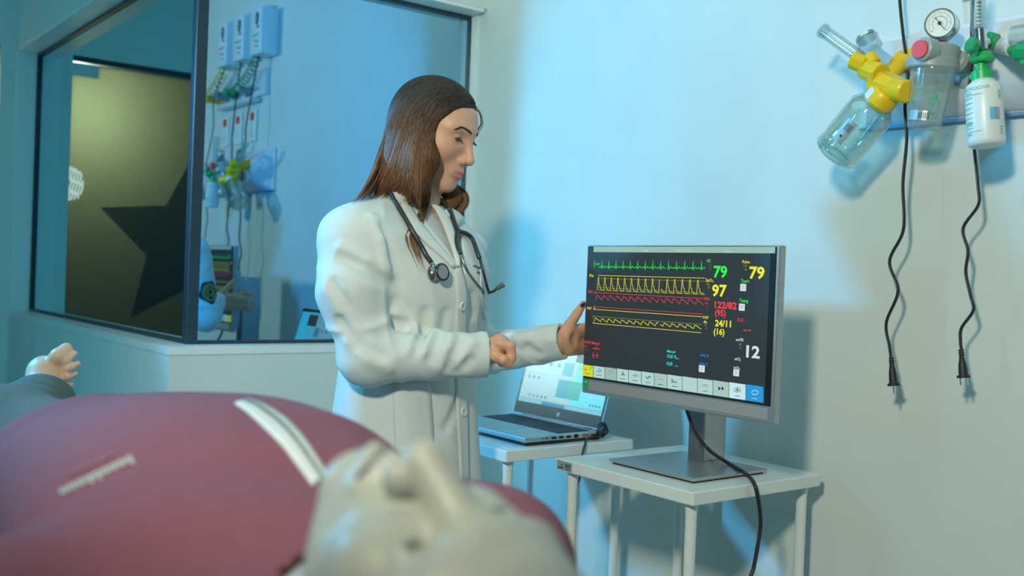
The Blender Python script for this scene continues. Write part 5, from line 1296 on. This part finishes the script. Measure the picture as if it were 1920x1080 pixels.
# pose of the head: face up, chin raised
PM = np.array([[-0.1451, -0.9795, 0.14], [-0.2338, -0.1035, -0.9668], [0.9614, -0.173, -0.2139]], np.float32); PO = np.array((.341, .482, -.220))
def p2w(l): return PO + np.asarray(l, float) @ PM.T.astype(float)
PN = np.array((.338, .70, -.285))
def phead(p):
    l = (p - PO.astype(np.float32)) @ PM; q = l.copy(); q[..., 1] = np.abs(l[..., 1])
    d = head_sdf(l, True, True)
    d = smin(d, cap(l, (.080, 0, .012), (.1095, 0, -.0320), .0085, .0120), .012)               # strong nose
    d = smin(d, sph(q, (.0990, .0120, -.0405), .0105), .006)
    d = smin(d, cap(q, (.0965, 0, -.0630), (.0830, .0200, -.0690), .0072, .0035), .004); d = smin(d, cap(q, (.0945, 0, -.0800), (.0825, .0190, -.0730), .0080, .0040), .004)
    d = ssub(d, cap(q, (.1000, 0, -.0715), (.0850, .0190, -.0710), .0042, .0022), .003)        # parted lips
    d = ssub(d, ell(q, (.0850, .0330, -.0030), (.0100, .0145, .0050)), .002)
    return smin(d, cap(p, p2w((-.015, 0, -.055)), PN, .052, .058), .02)
pillow = lambda p: ell(p, (.315, .44, BEDZ + .028), (.17, .15, .045))
v_, f_ = nets(pillow, (.12, .26, BEDZ - .03), (.51, .62, BEDZ + .09), .010)
v_[:, 2] = np.maximum(v_[:, 2], BEDZ + .001)
mk('pillow', (v_, f_), mat('white_pillowcase', (.74, .76, .76), .8), bed, smooth=True)
pt = thing('person', 'lying figure in a dusky pink zip jacket with one bare foot', 'person', (.38, 1.2, BEDZ))
pv, pf_ = nets(phead, PO + np.array((-.13, -.16, -.17)), PO + np.array((.13, .30, .14)), .0021)
# bare right foot, toes up
def foot(p):
    d = cap(p, atd(72, 748, 1.965), atd(88, 706, 2.00), .036, .036)
    d = smin(d, cap(p, atd(80, 694, 2.005), atd(101, 724, 2.005), .024, .017), .022)
    for a, b, c, r0, r1 in (((90, 690), (110, 668), (124, 655), .0175, .0130), ((100, 697), (124, 677), (140, 663), .0090, .0064), ((103, 704), (130, 690), (146, 682), .0084, .0062), ((104, 713), (127, 706), (141, 701), .0082, .0060), ((104, 723), (120, 724), (133, 721), .0080, .0060)):
        d = smin(d, chain(p, [atd(*a, 2.005), atd(*b, 1.992), atd(*c, 2.005)], [r0, r0 * .92, r1], .004), .004)
    return d
fv, ff_ = nets(foot, atd(105, 700, 2.0) - .12, atd(105, 700, 2.0) + .12, .0028)
KN, CU_ = atd(15, 830, 1.60), atd(82, 760, 1.945)
def pin(p):
    d = chain(p, [(.335, .68, -.29), (.36, .90, -.285), (.40, 1.15, -.29), (.42, 1.34, -.295)], [.06, .085, .08, .08], .05)
    for s_, e_, w_ in (((.53, .74, -.285), (.655, 1.0, -.315), (.65, 1.24, -.33)), ((.145, .76, -.285), (.075, 1.0, -.315), (.07, 1.24, -.33))): d = smin(d, chain(p, [s_, e_, w_], [.05, .038, .028], .03), .03)
    d = smin(d, chain(p, [(.48, 1.34, -.30), KN, CU_], [.07, .05, .04], .03), .03)
    return smin(d, chain(p, [(.34, 1.34, -.30), (.22, 1.72, -.31), (.15, 2.06, -.32), (.13, 2.14, -.27)], [.07, .05, .04, .03], .03), .03)
nv, nf_ = nets(pin, (-.02, .55, -.40), (.76, 2.22, -.15), .012)
MAN = np.array((.37, .385, .34)); MH = np.array((.20, .16, .12))
l_ = (pv - PO) @ PM.astype(float)
hl = np.clip((l_[:, 2] - (.062 - .9 * np.clip(.055 - l_[:, 0], 0, .2))) / .012, 0, 1)[:, None]         # moulded hair behind the hairline
pc = MAN * (1 - hl) + MH * hl
mo = np.exp(-((l_[:, 2] + .0713) / .0032) ** 4) * (np.abs(l_[:, 1]) < .019) * np.clip((.0945 - l_[:, 0]) / .004, 0, 1) * (l_[:, 0] > .07); pc = pc * (1 - mo[:, None]) + np.array((.10, .05, .04)) * mo[:, None]     # inside of the mouth
FT = np.array((.74, .46, .32))
pb_v = np.vstack([pv, fv, nv]); pb_f = np.vstack([pf_, ff_ + len(pv), nf_ + len(pv) + len(fv)])
pbody = mk('body', (pb_v, pb_f), colmat('figure_skin', .45, .05, vscale=25), pt, smooth=True, cols=np.vstack([pc, np.tile(FT, (len(fv), 1)), np.tile(MAN, (len(nv), 1))]))
for s_ in (-1, 1):
    g, c = eye_geo(p2w((.0690, s_ * .032, -.001)), PM[:, 0].astype(float)); mk('eye', g, m_eye, pt, pbody, smooth=True, cols=c)
# jacket
jy = loft_table([.60, .66, .72, .80, .90, 1.00, 1.10, 1.20, 1.32, 1.44], [.100, .125, .160, .185, .190, .185, .180, .178, .182, .186])
jb = loft_table([.60, .66, .72, .80, .90, 1.00, 1.10, 1.20, 1.32, 1.44], [.060, .078, .098, .118, .134, .134, .127, .114, .096, .086])
jc = loft_table([.60, 1.44], [.335, .435])
def jacket(p):
    y = p[..., 1]; a = np.interp(y, *jy); b = np.interp(y, *jb); c = np.interp(y, *jc)
    u = (p[..., 0] - c) / a; w = (p[..., 2] + .268) / b
    ee = np.where(u > 0, 2. + 1.0 * np.clip(u * 2, 0, 1), 2.); k = (np.abs(u) ** ee + np.abs(w) ** ee) ** (1 / ee)
    d = (k - 1) * np.minimum(a, b)
    d = np.maximum(d, y - 1.43); d = np.maximum(d, .610 - y)
    for s_, e_, w_ in (((.572, .748, -.275), (.665, 1.0, -.310), (.650, 1.23, -.33)), ((.145, .765, -.280), (.070, 1.0, -.312), (.065, 1.23, -.33))):
        d = smin(d, chain(p, [s_, e_, w_], [.080, .062, .048], .04), .05)
    d = d + .0028 * np.sin(38 * y + 30 * p[..., 0]) * np.clip((.95 - y) / .2, 0, 1) + .0022 * np.sin(60 * (y - .6 * p[..., 0]) + 2) * np.clip((y - 1.1) / .2, 0, 1)
    d = np.maximum(d, -(p[..., 2] - BEDZ - .001))
    nkc = cap(p, p2w((-.01, 0, -.05)), PN + np.array((0, -.02, .01)), .056)
    return np.maximum(d, -nkc)
m_jac = mat('dusky_pink_fleece', (.205, .066, .100), .85, var=.05, vscale=80, bump=.06, bscale=500)
jgeo = nets(jacket, (-.06, .58, BEDZ - .02), (.78, 1.46, -.10), .0056)
jac = mk('jacket', jgeo, m_jac, pt, smooth=True)
JS = Surf(jacket, jgeo)
m_zip = mat('pale_zip_tape', (.62, .66, .64), .6); 
zA = [(586, 912), (562, 880), (528, 836), (492, 800), (462, 773), (440, 758)]; zB = [(613, 892), (600, 868), (572, 826), (537, 787), (496, 761), (466, 750)]
zp = mk('zip_tape', drape(JS, zA, zB, .0022, 40, 6, .0025), m_zip, pt, smooth=True)
zA2 = [tuple(np.array(a) * .46 + np.array(b) * .54) for a, b in zip(zA, zB)]; zB2 = [tuple(np.array(a) * .34 + np.array(b) * .66) for a, b in zip(zA, zB)]
mk('zip_teeth', drape(JS, zA2, zB2, .0042, 60, 3, .002), mat('grey_zip_teeth', (.16, .19, .20), .4, .4, var=.6, vscale=260), pt, zp)
# word printed on the chest, upside down from here
m_pr = mat('pale_print', (.50, .55, .53), .6)
def chest_marks(c0, c1, h, n, r):
    """blurred word: a row of letter-like strokes from c0 to c1 (pixels), standing the other way up"""
    c0 = np.array(c0, float); c1 = np.array(c1, float); d = (c1 - c0) / n; u = np.array((d[1], -d[0])); u = u / np.linalg.norm(u) * h; out = []
    for k in range(n):
        o = c0 + d * (k + .12); tall = 1.35 if k in (0, 4, 5) else .85; w = d * .62
        for st in ([o, o + u * tall], [o + u * .08, o + w * .7 + u * .02, o + w + u * .35, o + w * .7 + u * .72, o + u * .7]):
            p_ = hit_px(JS, np.array(st), .0012)
            if not np.isnan(p_).any(): out.append(tube(p_ if len(p_) < 3 else spline(p_, 4), r, 6))
    return out
g = chest_marks((247, 857), (110, 922), 12, 9, .0011)
if g: mk('chest_lettering', join(*g), m_pr, pt, jac, kind='stuff')
g = chest_marks((216, 850), (130, 891), 4, 16, .0005)
if g: mk('chest_small_lettering', join(*g), mat('faded_print', (.32, .18, .21), .7), pt, jac, kind='stuff')
# trousers
def pants(p):
    d = chain(p, [(.475, 1.32, -.295), KN, CU_], [.080, .083, .060], .04)
    d = smin(d, chain(p, [(.34, 1.32, -.295), (.22, 1.72, -.312), (.155, 2.02, -.32)], [.080, .075, .062], .04), .03)
    d = smin(d, ell(p, (.42, 1.36, -.295), (.15, .10, .075)), .05)
    s, L, an = arm_axes(p, KN, CU_); m = np.clip(s / L, 0, 1)
    d = d + .006 * m * np.sin(70 * s + 2.2 * np.sin(an)) * np.clip((L + .02 - s) / .05, 0, 1)
    fd = (CU_ - KN) / np.linalg.norm(CU_ - KN); fd2 = fd * .8 + ZV * .25 + RH * .55; fd2 /= np.linalg.norm(fd2)
    cut = (p - (CU_ + fd2 * .014).astype(np.float32)) @ fd2.astype(np.float32)
    nearr = p[..., 0] > .27
    d = np.where(nearr, np.maximum(d, cut), np.maximum(d, p[..., 1] - 2.04))
    hol = np.maximum(cap(p, CU_ - fd * .04, CU_ + fd * .1, .048), -(cut + .05)); d = np.where(nearr, np.maximum(d, -hol), d)
    return np.maximum(d, -(p[..., 2] - BEDZ - .001))
mk('trousers', nets(pants, (.02, 1.20, BEDZ - .02), (.66, 2.16, -.12), .0062), mat('dark_green_grey_cotton', (.105, .122, .112), .85, var=.08, bump=.06), pt, smooth=True)
